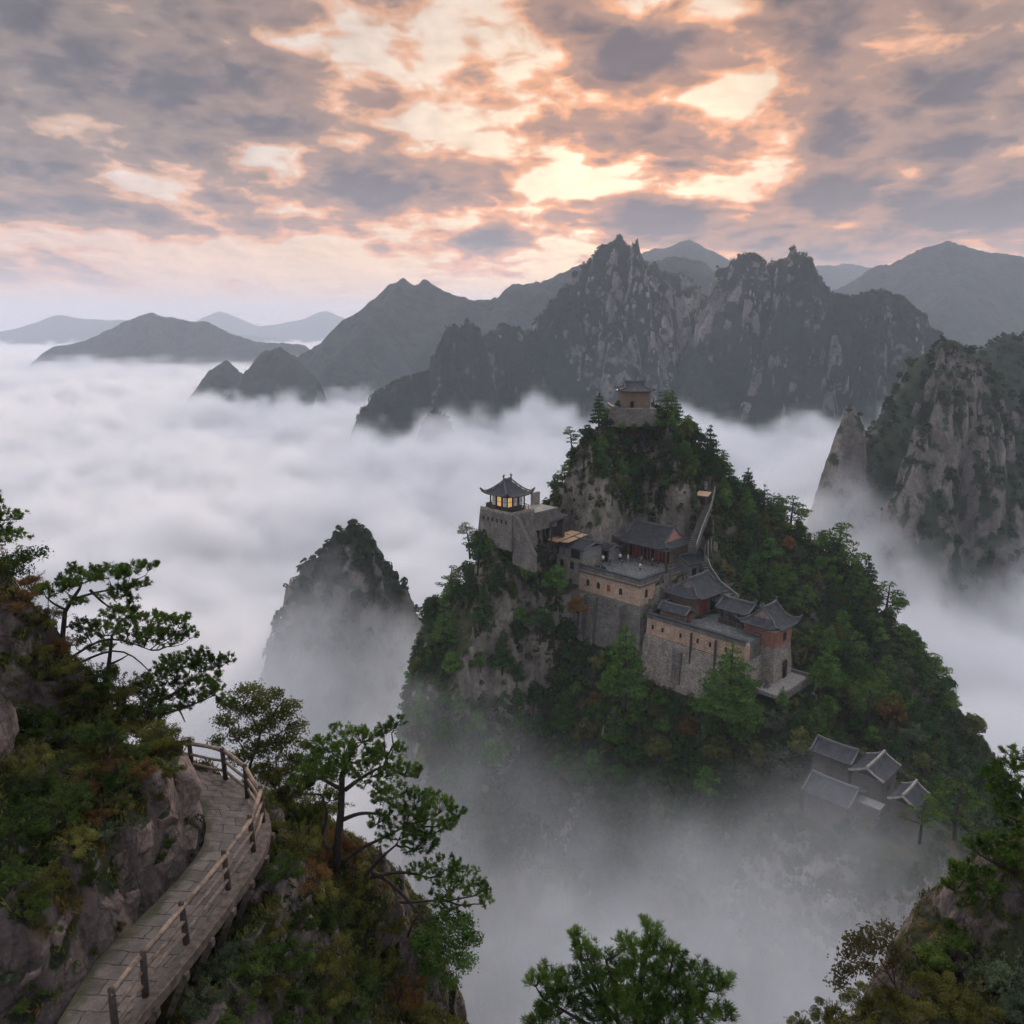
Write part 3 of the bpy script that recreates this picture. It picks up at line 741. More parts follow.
# ------------------------------------------------------------------ main hall
t = site('temple_hall', -89.0, 128.3, -44.4, 'largest temple hall, long grey tiled roof and red columned porch', 'temple')
body(t, (-5.2, 5.2, -1.6, 4.2), -.3, 3.6, BROWN); MB().box(-5.8, 5.8, -3.6, 4.5, -.35, .3).build('plinth', STONE, t)
for a in np.linspace(-5.3, 5.3, 7):
    c = MB(); c.tube([(a, -3.1, .3), (a, -3.1, 3.45)], .17, 8); c.build('column', REDW, t, True)
m = MB(); m.box(-5.6, 5.6, -3.3, -2.9, 3.05, 3.5); m.box(-5.6, -5.3, -2.9, 4.2, 3.05, 3.5); m.box(5.3, 5.6, -2.9, 4.2, 3.05, 3.5); m.build('beam', PLASTER, t)
for a in (-4.4, -2.65, -.88, .88, 2.65, 4.4): opening(t, (0, 5.2, -1.6, 0), '-y', a, .3, 1.15, 2.3, 'door', REDW if abs(abs(a)-2.65) < .2 else BLACK, WOOD)
roof(t, 0, .4, 3.65, 6.6, 4.9, 'x', 4.7, 3.3, lift=.55, gable_mat=flat_mat('red_gable', (.36, .17, .13)))
# west range by the terrace
t = site('guest_range', -97.2, 116.0, -42.2, 'low range with rubble lower wall and dark shed roofs left of the main terrace', 'building')
body(t, (-3.6, 2.9, -2.8, 3.4), -5.6, -.6, RUBBLE, 'wall', .08); body(t, (-3.3, 2.7, -2.5, 3.2), -.6, 1.4, PLASTER, 'upper_wall')
for a in (-2.2, .4): opening(t, (0, 0, -2.84, 0), '-y', a, -2.7, .8, 1.3, 'window', BLACK, STONE)
opening(t, (0, 0, -2.5, 0), '-y', .9, -.55, 2.0, 1.5, 'window', BLACK, WOOD)
roof(t, -.3, .4, 1.4, 3.7, 3.4, 'x', 3.7, 1.0, 'gable', lift=0, fin=False)
t = site('link_shed', -94.9, 121.5, -44.4, 'small dark shed with lean-to tile roof at the left end of the main terrace', 'shed')
body(t, (-1.8, 1.6, -1.4, 1.6), -1, 2.5, PLASTER); opening(t, (0, 0, -1.4, 0), '-y', .2, .1, 1.9, 1.8, 'door', BLACK, WOOD)
roof(t, 0, 0, 2.5, 2.2, 2.2, 'x', 2.2, .7, 'gable', lift=0, fin=False)
t = site('lean_to_shelter', -99.8, 114.9, -41.5, 'plank-roofed lean-to with two pale brown boards sloping above the low range', 'shelter')
m = MB()
for x, y in ((-2, -2.6), (1.6, -2.6), (-2, 3.2), (1.6, 3.2)): m = MB(); m.box(x-.08, x+.08, y-.08, y+.08, -.6, 1.6 if y < 0 else 2.1); m.build('post', WOOD, t)
m = MB(); m.prism([(-2.3, -3.1, 1.55), (.3, -3.1, 1.55), (.1, 4.0, 2.15), (-2.3, 4.0, 2.15)], (0, 0, .12)); m.build('roof_board', GILT, t)
m = MB(); m.prism([(.5, -2.4, 1.50), (1.9, -1.6, 1.50), (1.8, 4.2, 2.0), (.4, 4.0, 2.0)], (0, 0, .12)); m.build('roof_board', GILT, t)
# ------------------------------------------------------------------ side house and stair
t = site('side_house', -82.9, 131.8, -47.2, 'plain grey gabled house wedged between the main hall and the lower red-doored hall', 'house')
body(t, (-2.3, 2.2, -3.0, 3.9), -2.5, 3.0, PLASTER); opening(t, (0, 2.2, 0, 0), '+x', 1.6, .2, 1.3, 1.9, 'door', WOOD, WOOD); opening(t, (0, 2.2, 0, 0), '+x', -1.2, .8, 1.2, 1.2, 'window', BLACK, WOOD)
g = MB(); g.prism([(-2.3, -3.0, 3.0), (2.2, -3.0, 3.0), (-.05, -3.0, 4.3)], (0, 6.9, 0)); g.build('gable', PLASTER, t)
roof(t, -.05, .45, 3.05, 3.9, 2.8, 'y', 3.9, 1.45, 'gable', lift=0, fin=False, curve=1.1)
# ------------------------------------------------------------------ lower court
t = site('lower_court', -69.5, 121.5, -50, 'long lower court on a high stone wall with tan loopholed upper band, between both terraces', 'terrace')
bx = (-9.3, 5.0, -8.9, 8)
body(t, (-9.3, 9.8, -8.6, -6.8), -3.0, -.05, TAN, 'brick_wall', .08)
body(t, (-9.5, 10.0, -8.9, 2), -11.5, -3.0, RUBBLE, 'stone_footing', .9); MB().box(-9.3, 9.6, -6.8, 8.6, -3.0, -.4).build('fill', STONE, t)
MB().box(-9.3, 9.6, -8.2, 8.6, -.4, .02).build('paving', PAVE, t)
m = MB(); m.box(-9.4, 9.9, -8.75, -8.3, -.05, .75); m.box(-9.4, -9., -8.3, -2, -.05, .75); m.build('parapet', STONE, t)
m = MB(); m.box(-9.6, 10.1, -8.95, -8.15, .75, .95); m.box(-9.6, -8.85, -8.15, -2, .75, .95); m.build('coping', TILE, t)
for a in (-8, -5.9, -2.2, 1.2, 3.6, 6.6): opening(t, (0, 0, -8.66, 0), '-y', a, -1.9, .42, .85, 'window', BLACK, TAN, True)
for a in (.1, 4.8): m = MB(); m.box(a-.14, a+.14, -9.2, -8.9, -8, -.3); m.build('downpipe', WOOD, t)
m = MB(); m.box(-2.9, -1.4, -9.9, -9.2, -10, -4.2, .1); m.build('buttress', STONE, t)
t = site('red_door_hall', -75.6, 123.6, -50, 'hip-and-gable hall with red doors opening on the lower court', 'temple')
body(t, (-2.9, 2.9, -4.6, 5.0), -1, 3.3, BROWN); MB().box(-3.2, 3.2, -4.9, 5.3, -1, .12).build('plinth', STONE, t)
opening(t, (0, 2.9, 0, 0), '+x', .9, .15, 1.5, 2.4, 'door', BLACK, WOOD)
for a in (-2.9, -1.6, 3.1, 4.3): opening(t, (0, 2.9, 0, 0), '+x', a, .15, .95, 2.3, 'door', REDW, REDW)
roof(t, 0, .2, 3.3, 5.9, 4.0, 'y', 3.4, 2.7, lift=.6)
v_ = MB(); v_.prism([(.75*math.cos(a), -3.34, 4.45+.33*math.sin(a)) for a in np.linspace(0, 6.28, 12)[:-1]], (0, -.1, 0)); v_.build('gable_plaque', LITE, t)
t = site('store_shed', -74.6, 115.6, -50, 'small round-backed grey store roof with a red end door, just inside the court wall', 'shed')
body(t, (-2.6, 2.5, -1.1, 1.2), -.3, 1.6, BROWN); opening(t, (0, 2.5, 0, 0), '+x', 0, .05, .8, 1.4, 'door', REDW, WOOD)
roof(t, 0, 0, 1.6, 2.9, 1.5, 'x', 2.9, .9, 'gable', lift=0, fin=False, curve=.8)
t = site('store_shed', -78.0, 117.6, -50, 'tiny flat-pitched grey shed in the left corner of the lower court', 'shed')
body(t, (-1., 1., -1.4, 1.4), -.3, 1.5, STONE); roof(t, 0, 0, 1.5, 1.8, 1.3, 'y', 1.8, .5, 'gable', lift=0, fin=False)
t = site('court_gate', -66.2, 122.3, -50, 'open-fronted gate pavilion with dark posts and curved grey roof at the court end', 'pavilion')
body(t, (-2.2, 2.2, 1.6, 2.0), -.5, 2.5, PLASTER, 'back_wall')
for x in (-2.3, -.7, .9, 2.3): m = MB(); m.box(x-.13, x+.13, -1.9, -1.64, 0, 2.5); m.build('post', WOOD, t)
m = MB(); m.box(-2.45, 2.45, -1.9, -1.6, 2.2, 2.5); m.box(-2.45, -2.2, -1.6, 1.6, 2.2, 2.5); m.box(2.2, 2.45, -1.6, 1.6, 2.2, 2.5); m.build('beam', WOOD, t)
m = MB(); m.box(-2.3, 2.4, -2.9, -2.7, 0, .9); m.build('railing', WOOD, t)
roof(t, 0, 0, 2.5, 3.1, 2.7, 'x', 3.1, 1.35, 'gable', lift=.15, fin=True)
t = site('wing_shed', -70.2, 125.3, -50, 'little grey-roofed wing shed behind the courtyard gate pavilion', 'shed')
body(t, (-1.5, 1.6, -1.2, 1.5), -.5, 2.1, BROWN); roof(t, 0, 0, 2.1, 2.1, 1.9, 'x', 2.1, .8, 'gable', lift=0, fin=False)
# ------------------------------------------------------------------ gate tower
t = site('gate_tower', -60.4, 121.7, -57.6, 'square gate tower with red brick upper storey, rubble base and curved grey roof', 'tower')
body(t, (-2.7, 2.9, -2.8, 2.9), -1.5, 6.0, RUBBLE, 'stone_base', .55); body(t, (-2.75, 2.95, -2.85, 2.95), 6.0, 8.8, REDBRICK, 'brick_storey')
m = MB(); m.box(-2.85, 3.05, -2.95, 3.05, 8.8, 9.35); m.build('frieze', TAN, t)
for a in (-.2,): opening(t, (0, 2.95, -2.85, 0), '-y', a, 6.7, 1.0, 1.15, 'window', PLASTER, WOOD)
opening(t, (0, 2.95, -2.85, 0), '+x', .5, 6.7, .85, 1.3, 'window', BLACK, WOOD)
opening(t, (0, 3.05, -3.0, 0), '-y', .6, 3.4, .5, 1.2, 'window', BLACK, RUBBLE, True)
MB().prism([(3.42, .55+.62*c, q) for c, q in [(-1, .1), (1, .1), (1, 2.7)]+[(math.cos(a), 2.7+.62*math.sin(a)) for a in np.linspace(.3, 2.84, 7)]+[(-1, 2.7)]], (.08, 0, 0)).build('doorway', BLACK, t)
roof(t, .1, .1, 9.35, 4.3, 3.9, 'y', 2.3, 2.9, lift=.8)
t = site('landing', -56.4, 120.2, -57.6, 'pale paved landing with a low kerb wall at the foot of the gate tower', 'terrace')
MB().box(-1.9, 2.6, -5.4, 5.4, -.6, .06).build('paving', LITE, t)
m = MB(); m.box(2.6, 2.9, -5.4, 5.6, -.8, .6); m.box(-1.2, 2.6, 5.1, 5.4, .06, .6); m.build('kerb_wall', STONE, t)
MB().box(-5.5, -1.9, -5.6, -3.9, -1.6, .03).build('ramp', STONE, t)
def lion(u, v, z, label):
    t = site('stone_lion', u, v, z, label, 'statue'); m = MB(); m.box(-.4, .4, -.5, .5, 0, .45); m.build('pedestal', STONE, t)
    b = MB(); b.tube([(0, .3, .4), (0, .2, .9), (0, -.05, 1.25), (0, -.2, 1.5), (0, -.42, 1.55)], [.34, .30, .24, .25, .12], 8); b.tube([(.13, -.3, .45), (.12, -.22, 1.)], [.09, .1], 6); b.tube([(-.13, -.3, .45), (-.12, -.22, 1.)], [.09, .1], 6)
    b.build('figure', STONE, t, True)
lion(-57.2, 116.6, -57.55, 'dark carved stone lion seated on the landing by the tower corner')
# ------------------------------------------------------------------ fort and lookout pavilion
DKCOP = flat_mat('dark_coping', (.085, .08, .075), .9, .3)
t = site('stone_bastion', -103.6, 102.2, -32.6, 'grey stone bastion with a row of six small loopholes under the lit pavilion', 'bastion')
body(t, (-4.1, 4.2, -2.9, 3.0), -6.5, .0, STONE, 'wall', .5); m = MB(); m.box(-4.1, 4.2, -2.9, -2.6, 0, .45); m.box(3.9, 4.2, -2.6, 3.0, 0, .45); m.build('parapet', RUBBLE, t)
for i, a in enumerate(np.linspace(-3.0, 2.9, 6)): opening(t, (0, 0, -2.98, 0), '-y', a, -2.1+.02*i, .42, .9, 'window', BLACK, STONE)
m = MB(); m.prism([(4.25, -2.7, -9.), (4.25, -2.7, .0), (5.6, -2.7, -.9), (9.6, -2.7, -6.6), (9.6, -2.7, -9.5)], (0, .8, 0)); m.build('ramp_wall', STONE, t)
m = MB(); m.bar([(4.2, -2.3, .1), (5.6, -2.3, -.8), (9.6, -2.3, -6.5)], .9, .14); m.build('ramp_coping', DKCOP, t)
t = site('lookout_pavilion', -103.4, 102.2, -32.5, 'lamplit lookout pavilion with upswept dark roof on the stone bastion', 'pavilion')
body(t, (-2.3, 2.3, -2.3, 2.3), .0, .5, WOOD, 'base')
for x in (-2.2, -.75, .75, 2.2):
    for y in (-2.2, 2.2):
        m = MB(); m.box(x-.1, x+.1, y-.1, y+.1, .5, 3.0); m.build('post', WOOD, t)
for y in (-.75, .75):
    for x in (-2.2, 2.2): m = MB(); m.box(x-.1, x+.1, y-.1, y+.1, .5, 3.0); m.build('post', WOOD, t)
m = MB(); m.box(-2.35, 2.35, -2.35, 2.35, 2.8, 3.1); m.build('beam', WOOD, t)
m = MB()
for a in (-1, 1): m.box(-2.3, 2.3, a*2.75-.04, a*2.75+.04, .9, 1.0); m.box(a*2.75-.04, a*2.75+.04, -2.75, 2.75, .9, 1.0)
for a in np.linspace(-2.75, 2.75, 9): m.box(a-.04, a+.04, -2.79, -2.71, .0, .95); m.box(2.71, 2.79, a-.04, a+.04, .0, .95)
m.build('railing', WOOD, t)
for k, a in enumerate((-1.45, 0, 1.45)):
    for f in ('x', 'y'):
        m = MB(); mm = LIT if (f == 'y' and k in (1,)) or (f == 'x' and k == 0) else flat_mat('paper_window', (.75, .72, .66))
        if f == 'x': m.box(2.0, 2.06, a-.5, a+.5, .95, 2.6)
        else: m.box(a-.5, a+.5, -2.06, -2.0, .95, 2.6)
        w_ = m.build('window', mm, t); m = MB()
        for q in (-.17, .17):
            if f == 'x': m.box(2.06, 2.10, a+q-.03, a+q+.03, .95, 2.6)
            else: m.box(a+q-.03, a+q+.03, -2.10, -2.06, .95, 2.6)
        if f == 'x': m.box(2.06, 2.11, a-.5, a+.5, 1.75, 1.81)
        else: m.box(a-.5, a+.5, -2.11, -2.06, 1.75, 1.81)
        m.build('lattice', WOOD, w_)
MB().box(-1.9, 1.9, -1.9, 1.9, .5, 2.8).build('inner_wall', WOOD, t)
roof(t, 0, 0, 3.05, 3.6, 3.6, 'y', .9, 2.5, 'hip', lift=.75, curve=1.5)
t = site('stone_yard', -102.6, 109.2, -33.3, 'pale flat-topped stone yard between the lookout pavilion and the crag', 'terrace')
body(t, (-2.6, 2.6, -3.2, 3.0), -3.5, 0, STONE, 'wall'); MB().box(-2.7, 2.7, -3.3, 3.1, 0, .12).build('paving', LITE, t)
m = MB(); m.box(-2.7, -2.1, 1.2, 3.2, .12, 2.5); m.build('gate_pier', RUBBLE, t)
t = site('cliff_shed', -101.3, 112.2, -38.4, 'dark open shed with a slate lean-to roof against the foot of the crag', 'shed')
body(t, (-1.6, 1.4, 1.6, 2.2), -1, 2.7, WOOD, 'back_wall')
for x in (-1.8, 1.6): m = MB(); m.box(x-.1, x+.1, -1.9, -1.7, -1, 2.4); m.build('post', WOOD, t)
m = MB(); m.prism([(-2.2, -2.3, 2.4), (2.0, -2.3, 2.2), (2.0, 2.5, 3.3), (-2.2, 2.5, 3.5)], (0, 0, .16)); m.build('roof', TILE, t)
# ------------------------------------------------------------------ summit temple
tc = at(636, 407, 166)
t = empty('summit_platform', (tc[0]-1.4, tc[1]+1.0, -15.6), 0, 'dark grey stone platform on the very top of the wooded peak', 'platform')
body(t, (-4.4, 5.0, -4.6, 4.6), -3.6, 0, STONE, 'wall', .12); m = MB(); m.box(-4.0, -2.6, -4.6, -4.2, 0, .5); m.box(-4.0, -3.6, -4.2, 4.4, 0, .5); m.build('parapet', STONE, t)
MB().box(-1.2, 2.4, -4.68, -4.2, 0, .14).build('coping', LITE, t)
t = empty('summit_shrine', (tc[0]-.3, tc[1]+1.2, -15.6), 0, 'small brown brick shrine with one dark doorway and curved roof on the summit', 'shrine')
body(t, (-2.95, 2.95, -2.6, 2.8), 0, 3.35, BROWN)
opening(t, (0, 0, -2.6, 0), '-y', -.75, .05, .75, 1.35, 'door', BLACK, BROWN, True)
roof(t, 0, .1, 3.35, 3.75, 3.5, 'x', 2.1, 1.75, lift=.35)
# ------------------------------------------------------------------ hamlet in the mist
OLDW = masonry('old_village_wall', (.085, .072, .062), (.065, .056, .050), (.05, .045, .04), .6, .28, .6)
def hamlet(u0, u1, v0, v1, z0, ze, ax, H, label, light=True):
    t = site('farmhouse', (u0+u1)/2, (v0+v1)/2, z0, label, 'house')
    a, b = (u1-u0)/2, (v1-v0)/2
    body(t, (-a+.4, a-.4, -b+.4, b-.4), -2, ze-z0, OLDW)
    opening(t, (0, a-.4, -b+.4, 0), '-y', 0, .3, .9, 1.5, 'door', WOOD, WOOD); opening(t, (0, a-.4, -b+.4, 0), '+x', 0, .8, .8, .8, 'window', BLACK, WOOD)
    roof(t, 0, 0, ze-z0, a if ax == 'x' else b, b if ax == 'x' else a, ax, 9, H, 'gable', lift=0, fin=False, ridge_mat=LITE if light else None)
hamlet(-39.6, -34.6, 107.8, 114.2, -65, -61.6, 'y', 1.2, 'misty village house with a blue-grey roof edged by pale ridge beams')
hamlet(-33.4, -29.6, 106.0, 111.2, -66, -62.6, 'y', 1.1, 'lowest village house with a dark slate roof beside the right-hand trees')
hamlet(-46, -39.8, 109.2, 113.8, -65, -61.6, 'x', 1.3, 'long faint village roof upslope and left of the blue-grey roof', False)
hamlet(-43.5, -36.8, 101.6, 107.8, -68, -63.8, 'x', 1.5, 'old mossy broad-roofed village house fading into the mist', False)
t = site('village_yard', -36.4, 107.0, -64.5, 'narrow paved yard with pale edge between the mossy roof and blue-grey roof', 'terrace')
body(t, (-3, 2.4, -1.4, .5), -2.5, 0, STONE, 'wall'); MB().box(-3, 2.4, -1.5, .5, 0, .08).build('paving', LITE, t)
# ------------------------------------------------------------------ stairs on the right of the halls
DARKST = flat_mat('worn_step', (.065, .06, .055), .9, .3)
def stair(pts, w, label, name='stone_stairway', rail=1):
    t = empty(name, pts[0], 0, label, 'stairs'); o = np.array(pts[0]); P_ = [np.array(p)-o for p in pts]
    m = MB(); r = MB()
    for a, b in zip(P_, P_[1:]):
        n = max(2, int(abs(b[2]-a[2])/.28)); d = b-a; h = np.array([d[0], d[1], 0]); h /= np.linalg.norm(h)+1e-9; s = np.array([-h[1], h[0], 0])*w/2
        for i in range(n):
            p, q = a+d*i/n, a+d*(i+1)/n; z = max(p[2], q[2])
            m.prism([(*(p+s)[:2], z-1.4), (*(p-s)[:2], z-1.4), (*(q-s)[:2], z-1.4), (*(q+s)[:2], z-1.4)], (0, 0, 1.4))
    m.build('steps', DARKST, t)
    s_ = []
    for i, p in enumerate(P_):
        d = P_[min(i+1, len(P_)-1)]-P_[max(i-1, 0)]; h = np.array([d[0], d[1], 0]); h /= np.linalg.norm(h)+1e-9; s_.append(np.array([-h[1], h[0], 0])*w/2*rail)
    r.bar([p+s+np.array([0, 0, .75]) for p, s in zip(P_, s_)], .16, .20); r.build('handrail', LITE, t)
    w_ = MB()
    for i in range(len(P_)-1): w_.bar([P_[i]+s_[i]+(0, 0, .1), P_[i+1]+s_[i+1]+(0, 0, .1)], .16, 1.2)
    w_.build('side_wall', STONE, t)
    return t
stair([at(711, 490, 161.), at(707, 508, 157), at(698, 530, 152), at(692, 548, 147)], 1.6, 'upper stone stair with a pale handrail climbing through trees above the main hall')
stair([at(704, 562, 147), at(708, 572, 145), at(718, 586, 142), at(736, 600, 138)], 1.3, 'lower stone stair with pale handrail beside the red-doored hall')
for (px, py, Y, w, h, lab, mt) in ((707, 502, 158.5, 2.0, 2.0, 'tan-roofed stair gatehouse on the upper stair', GILT), (711, 487, 162.5, 1.1, 2.4, 'tiny pale-fronted wayside shrine at the top of the upper stair', WOOD)):
    p = at(px, py, Y); t = empty('stair_gatehouse', (p[0]-.8, p[1], p[2]-.6), R(-30), lab, 'gatehouse')
    body(t, (-w/2, w/2, -.8, .8), -1.5, h, WOOD); m = MB(); m.prism([(-w/2-.3, -1.1, h), (w/2+.3, -1.1, h), (w/2+.3, 1.1, h+.5), (-w/2-.3, 1.1, h+.5)], (0, 0, .12)); m.build('roof', mt, t)
    MB().box(-w*.3, w*.3, -.86, -.8, .2, h*.8).build('front_panel', BLACK if w > 1.5 else LITE, t)
# ------------------------------------------------------------------ visitors on the main terrace, pots in the court
SKIN = flat_mat('skin', (.42, .27, .20), .6, .1); HAIR = flat_mat('hair', (.02, .017, .015), .6, .2)
def skin_mesh(J, E, Rr, mat, name, parent, sub=2):
    me = bpy.data.meshes.new(name+'_src'); me.from_pydata([tuple(j) for j in J], E, []); o = bpy.data.objects.new(name, me); col.objects.link(o)
    o.modifiers.new('skin', 'SKIN'); o.modifiers.new('sub', 'SUBSURF').levels = sub
    lay = me.skin_vertices[0] if me.skin_vertices else None
    if lay is None:
        bm = bmesh.new(); bm.from_mesh(me); bm.verts.layers.skin.verify(); bm.to_mesh(me); bm.free(); lay = me.skin_vertices[0]
    for i, r in enumerate(Rr): lay.data[i].radius = (r, r*.85); lay.data[i].use_root = (i == 0)
    dg = bpy.context.evaluated_depsgraph_get(); m2 = bpy.data.meshes.new_from_object(o.evaluated_get(dg)); o.modifiers.clear(); o.data = m2; m2.name = name
    m2.materials.clear(); m2.materials.append(mat); m2.polygons.foreach_set('use_smooth', np.ones(len(m2.polygons), bool)); o.parent = parent; return o
def person(u, v, rz, top, legs, label, step=.0, arm=0., hat=None):
    p = wp(u, v, -44.37); e = empty('person', p, rz, label, 'person', None)
    J = [(0, 0, .93), (0, 0, 1.18), (0, 0, 1.40), (0, .01, 1.50), (0, .03, 1.62), (0, .02, 1.70),
         (.19, 0, 1.40), (.25, .03, 1.12), (.24, .10+arm*.2, .88+arm*.4), (-.19, 0, 1.40), (-.25, -.02, 1.12), (-.25, .06, .88),
         (.10, 0, .88), (.11, .04+step, .50), (.11, step*.5, .08), (.11, .16+step*.5, .04), (-.10, 0, .88), (-.11, .03-step, .50), (-.11, -step, .08), (-.11, .15-step, .04)]
    E = [(0, 1), (1, 2), (2, 3), (3, 4), (4, 5), (2, 6), (6, 7), (7, 8), (2, 9), (9, 10), (10, 11), (0, 12), (12, 13), (13, 14), (14, 15), (0, 16), (16, 17), (17, 18), (18, 19)]
    Rr = [.15, .13, .15, .055, .10, .08, .065, .05, .035, .065, .05, .035, .09, .06, .04, .035, .09, .06, .04, .035]
    skin_mesh(J, E, Rr, SKIN, 'body', e, 2)
    k = [0, 1, 2, 6, 7, 9, 10]; mp = {a: i for i, a in enumerate(k)}; F8 = [J[a] for a in k]+[(.245, .07+arm*.1, .98+arm*.2), (-.25, .03, .98), (0, 0, .80)]
    skin_mesh(F8, [(0, 1), (1, 2), (2, 3), (3, 4), (2, 5), (5, 6), (4, 7), (6, 8), (0, 9)], [.175, .155, .165, .085, .07, .085, .07, .055, .055, .18], top, 'jacket', e, 1)
    skin_mesh([J[0], J[12], J[13], J[14], J[16], J[17], J[18]], [(0, 1), (1, 2), (2, 3), (0, 4), (4, 5), (5, 6)], [.16, .11, .08, .065, .11, .08, .065], legs, 'trousers', e, 1)
    skin_mesh([(0, -.02, 1.64), (0, .0, 1.73)], [(0, 1)], [.105, .09], hat or HAIR, 'hair' if not hat else 'cap', e, 1)
DK = flat_mat('dark_cloth', (.025, .027, .035)); GY = flat_mat('grey_cloth', (.22, .22, .23)); WH = WHITE
def tpos(px, py): q = atz(px, py, -44.35); return uv(q)
for i, (px, py, rz, a_, b_, st, ar, hat, lab) in enumerate([
    (620, 561, 2.6, WH, DK, .0, .0, None, 'visitor in white top and dark trousers near the middle columns of the hall porch'),
    (628, 562, 1.2, WH, GY, .1, .6, None, 'visitor in white top turning right, beside the one near the middle columns'),
    (603, 563, 3.4, WH, DK, .0, .2, None, 'visitor in white standing at the far left of the terrace'),
    (610, 566, .5, DK, DK, .12, .0, None, 'dark-clothed visitor walking along the front parapet, left part'),
    (622, 568, 2.0, DK, GY, .0, .5, None, 'dark-clothed visitor close to the front parapet below the white pair'),
    (640, 571, 5.0, WH, DK, .1, .5, None, 'white-topped visitor standing nearest the terrace corner'),
    (644, 563, 3.8, GY, DK, .0, .0, None, 'grey-jacketed visitor between the corner and the red door'),
    (654, 566, 2.9, DK, DK, .0, .0, WH, 'dark-clothed visitor in a white hat at the right end of the terrace')]):
    u, v = tpos(px, py); u = min(max(u, -94), -81.3); v = min(max(v, 113.6), 123.6); person(u, v, rz, a_, b_, lab, st, ar, hat)
# ------------------------------------------------------------------ foliage
def leaf_mat(name, c1, c2, c3=None, vary=.3, trans=.25):
    m = bpy.data.materials.new(name); m.use_nodes = True; t = NT(m.node_tree); t.n.clear()
    pos = X(t, t.node('ShaderNodeTexCoord').outputs['Object']); oi = t.node('ShaderNodeObjectInfo')
    rnd = X(t, oi.outputs['Random'])
    n = t.noise(t.vm('ADD', pos, t.vm('SCALE', t.vec(1., 2., 3.), rnd*9.)), .9 if vary < .5 else 2.5, 3, .6)
    n2 = t.noise(pos, 7., 2, .6)
    c = t.mix(t.smooth(n+(n2-.5)*.5, .34, .66), c1, c2)
    if c3: c = t.mix(t.smooth(n2+(n-.5)*.6, .55, .72, 0., .8), c, c3)
    c = t.vm('SCALE', c, t.smooth(rnd, 0., 1., 1-vary, 1+vary, 'LINEAR'))
    d = t.node('ShaderNodeBsdfDiffuse'); t.put(d.inputs[0], c)
    tr = t.node('ShaderNodeBsdfTranslucent'); t.put(tr.inputs[0], t.vm('MULTIPLY', c, (1.1, 1.3, .7)))
    mx = t.node('ShaderNodeMixShader'); mx.inputs[0].default_value = trans
    t.l.new(d.outputs[0], mx.inputs[1]); t.l.new(tr.outputs[0], mx.inputs[2])
    t.l.new(mx.outputs[0], t.node('ShaderNodeOutputMaterial').inputs[0]); return m
G_DARK = leaf_mat('dark_leaf', (.018, .040, .014), (.042, .080, .026))
G_MID = leaf_mat('green_leaf', (.032, .068, .016), (.085, .150, .034))
G_OLIVE = leaf_mat('olive_leaf', (.050, .060, .018), (.110, .112, .036))
G_GREY = leaf_mat('grey_green_leaf', (.040, .052, .034), (.082, .095, .06))
G_YEL = leaf_mat('yellow_leaf', (.10, .115, .02), (.20, .20, .03))
G_RUST = leaf_mat('rust_leaf', (.09, .05, .02), (.17, .09, .03), (.06, .06, .02))
G_PINE = leaf_mat('pine_needle', (.022, .046, .012), (.100, .150, .034), vary=.15)
BARK = flat_mat('bark', (.030, .024, .021), .9, .4, 6., .03); BARK_GREY = flat_mat('grey_bark', (.20, .18, .16), .9, .3, 6.)
rs = np.random.RandomState(5)
def rand_dirs(n):
    v = rs.normal(size=(n, 3)); return v/np.linalg.norm(v, axis=1)[:, None]
def blades(C, D, L, W, nrm=None):
    """quads centred on C, long axis D, length L, width W: leaf-shaped (diamond)"""
    n = len(C); s = np.cross(D, rand_dirs(n) if nrm is None else nrm); s /= np.linalg.norm(s, axis=1)[:, None]+1e-9
    L = np.broadcast_to(L, n)[:, None]; W = np.broadcast_to(W, n)[:, None]
    V = np.stack([C-D*L/2, C+s*W/2, C+D*L/2, C-s*W/2], 1).reshape(-1, 3)
    return V, np.arange(4*n).reshape(-1, 4)
def merge(parts):
    Vs, Fs, o = [], [], 0
    for V, Fq in parts: Vs.append(V); Fs.append(Fq+o); o += len(V)
    return np.concatenate(Vs), np.concatenate(Fs)
def puff_points(c, r, n, shell=.55, under=.35):
    """points in a lumpy ellipsoid: denser near its skin, fewer underneath"""
    d = rand_dirs(int(n*1.6)); d = d[(d[:, 2] > -.15) | (rs.rand(len(d)) < under)][:n]
    lump = .78+.44*vnoise(d[:, 0]*2.2+c[0]*3, d[:, 1]*2.2+c[1]*3, d[:, 2]*2.2+7)
    k = (shell+(1-shell)*rs.rand(len(d))**.6)*lump
    return np.array(c)+d*k[:, None]*np.array(r), d
def puff_leaves(puffs, dens, L, W):
    parts = []
    for c, r in puffs:
        n = max(12, int(dens*(r[0]*r[1]+r[0]*r[2]+r[1]*r[2])/3*4))
        P_, d = puff_points(c, r, n)
        D = np.cross(d, rand_dirs(len(d))); D = D+d*.35; D /= np.linalg.norm(D, axis=1)[:, None]
        nn = d+rand_dirs(len(d))*.8
        parts.append(blades(P_, D, L*(.7+.6*rs.rand(len(d))), W*(.7+.6*rs.rand(len(d))), np.cross(D, nn)*0+nn))
    return merge(parts)
def curve_pts(a, b, sag, n=6, wob=.0):
    a, b = np.array(a, float), np.array(b, float); L = np.linalg.norm(b-a); out = []
    for i in range(n+1):
        t = i/n; p = a+(b-a)*t; p[2] += sag*math.sin(math.pi*t)*L
        if 0 < i < n and wob: p += rs.normal(size=3)*wob*L
        out.append(p)
    return out
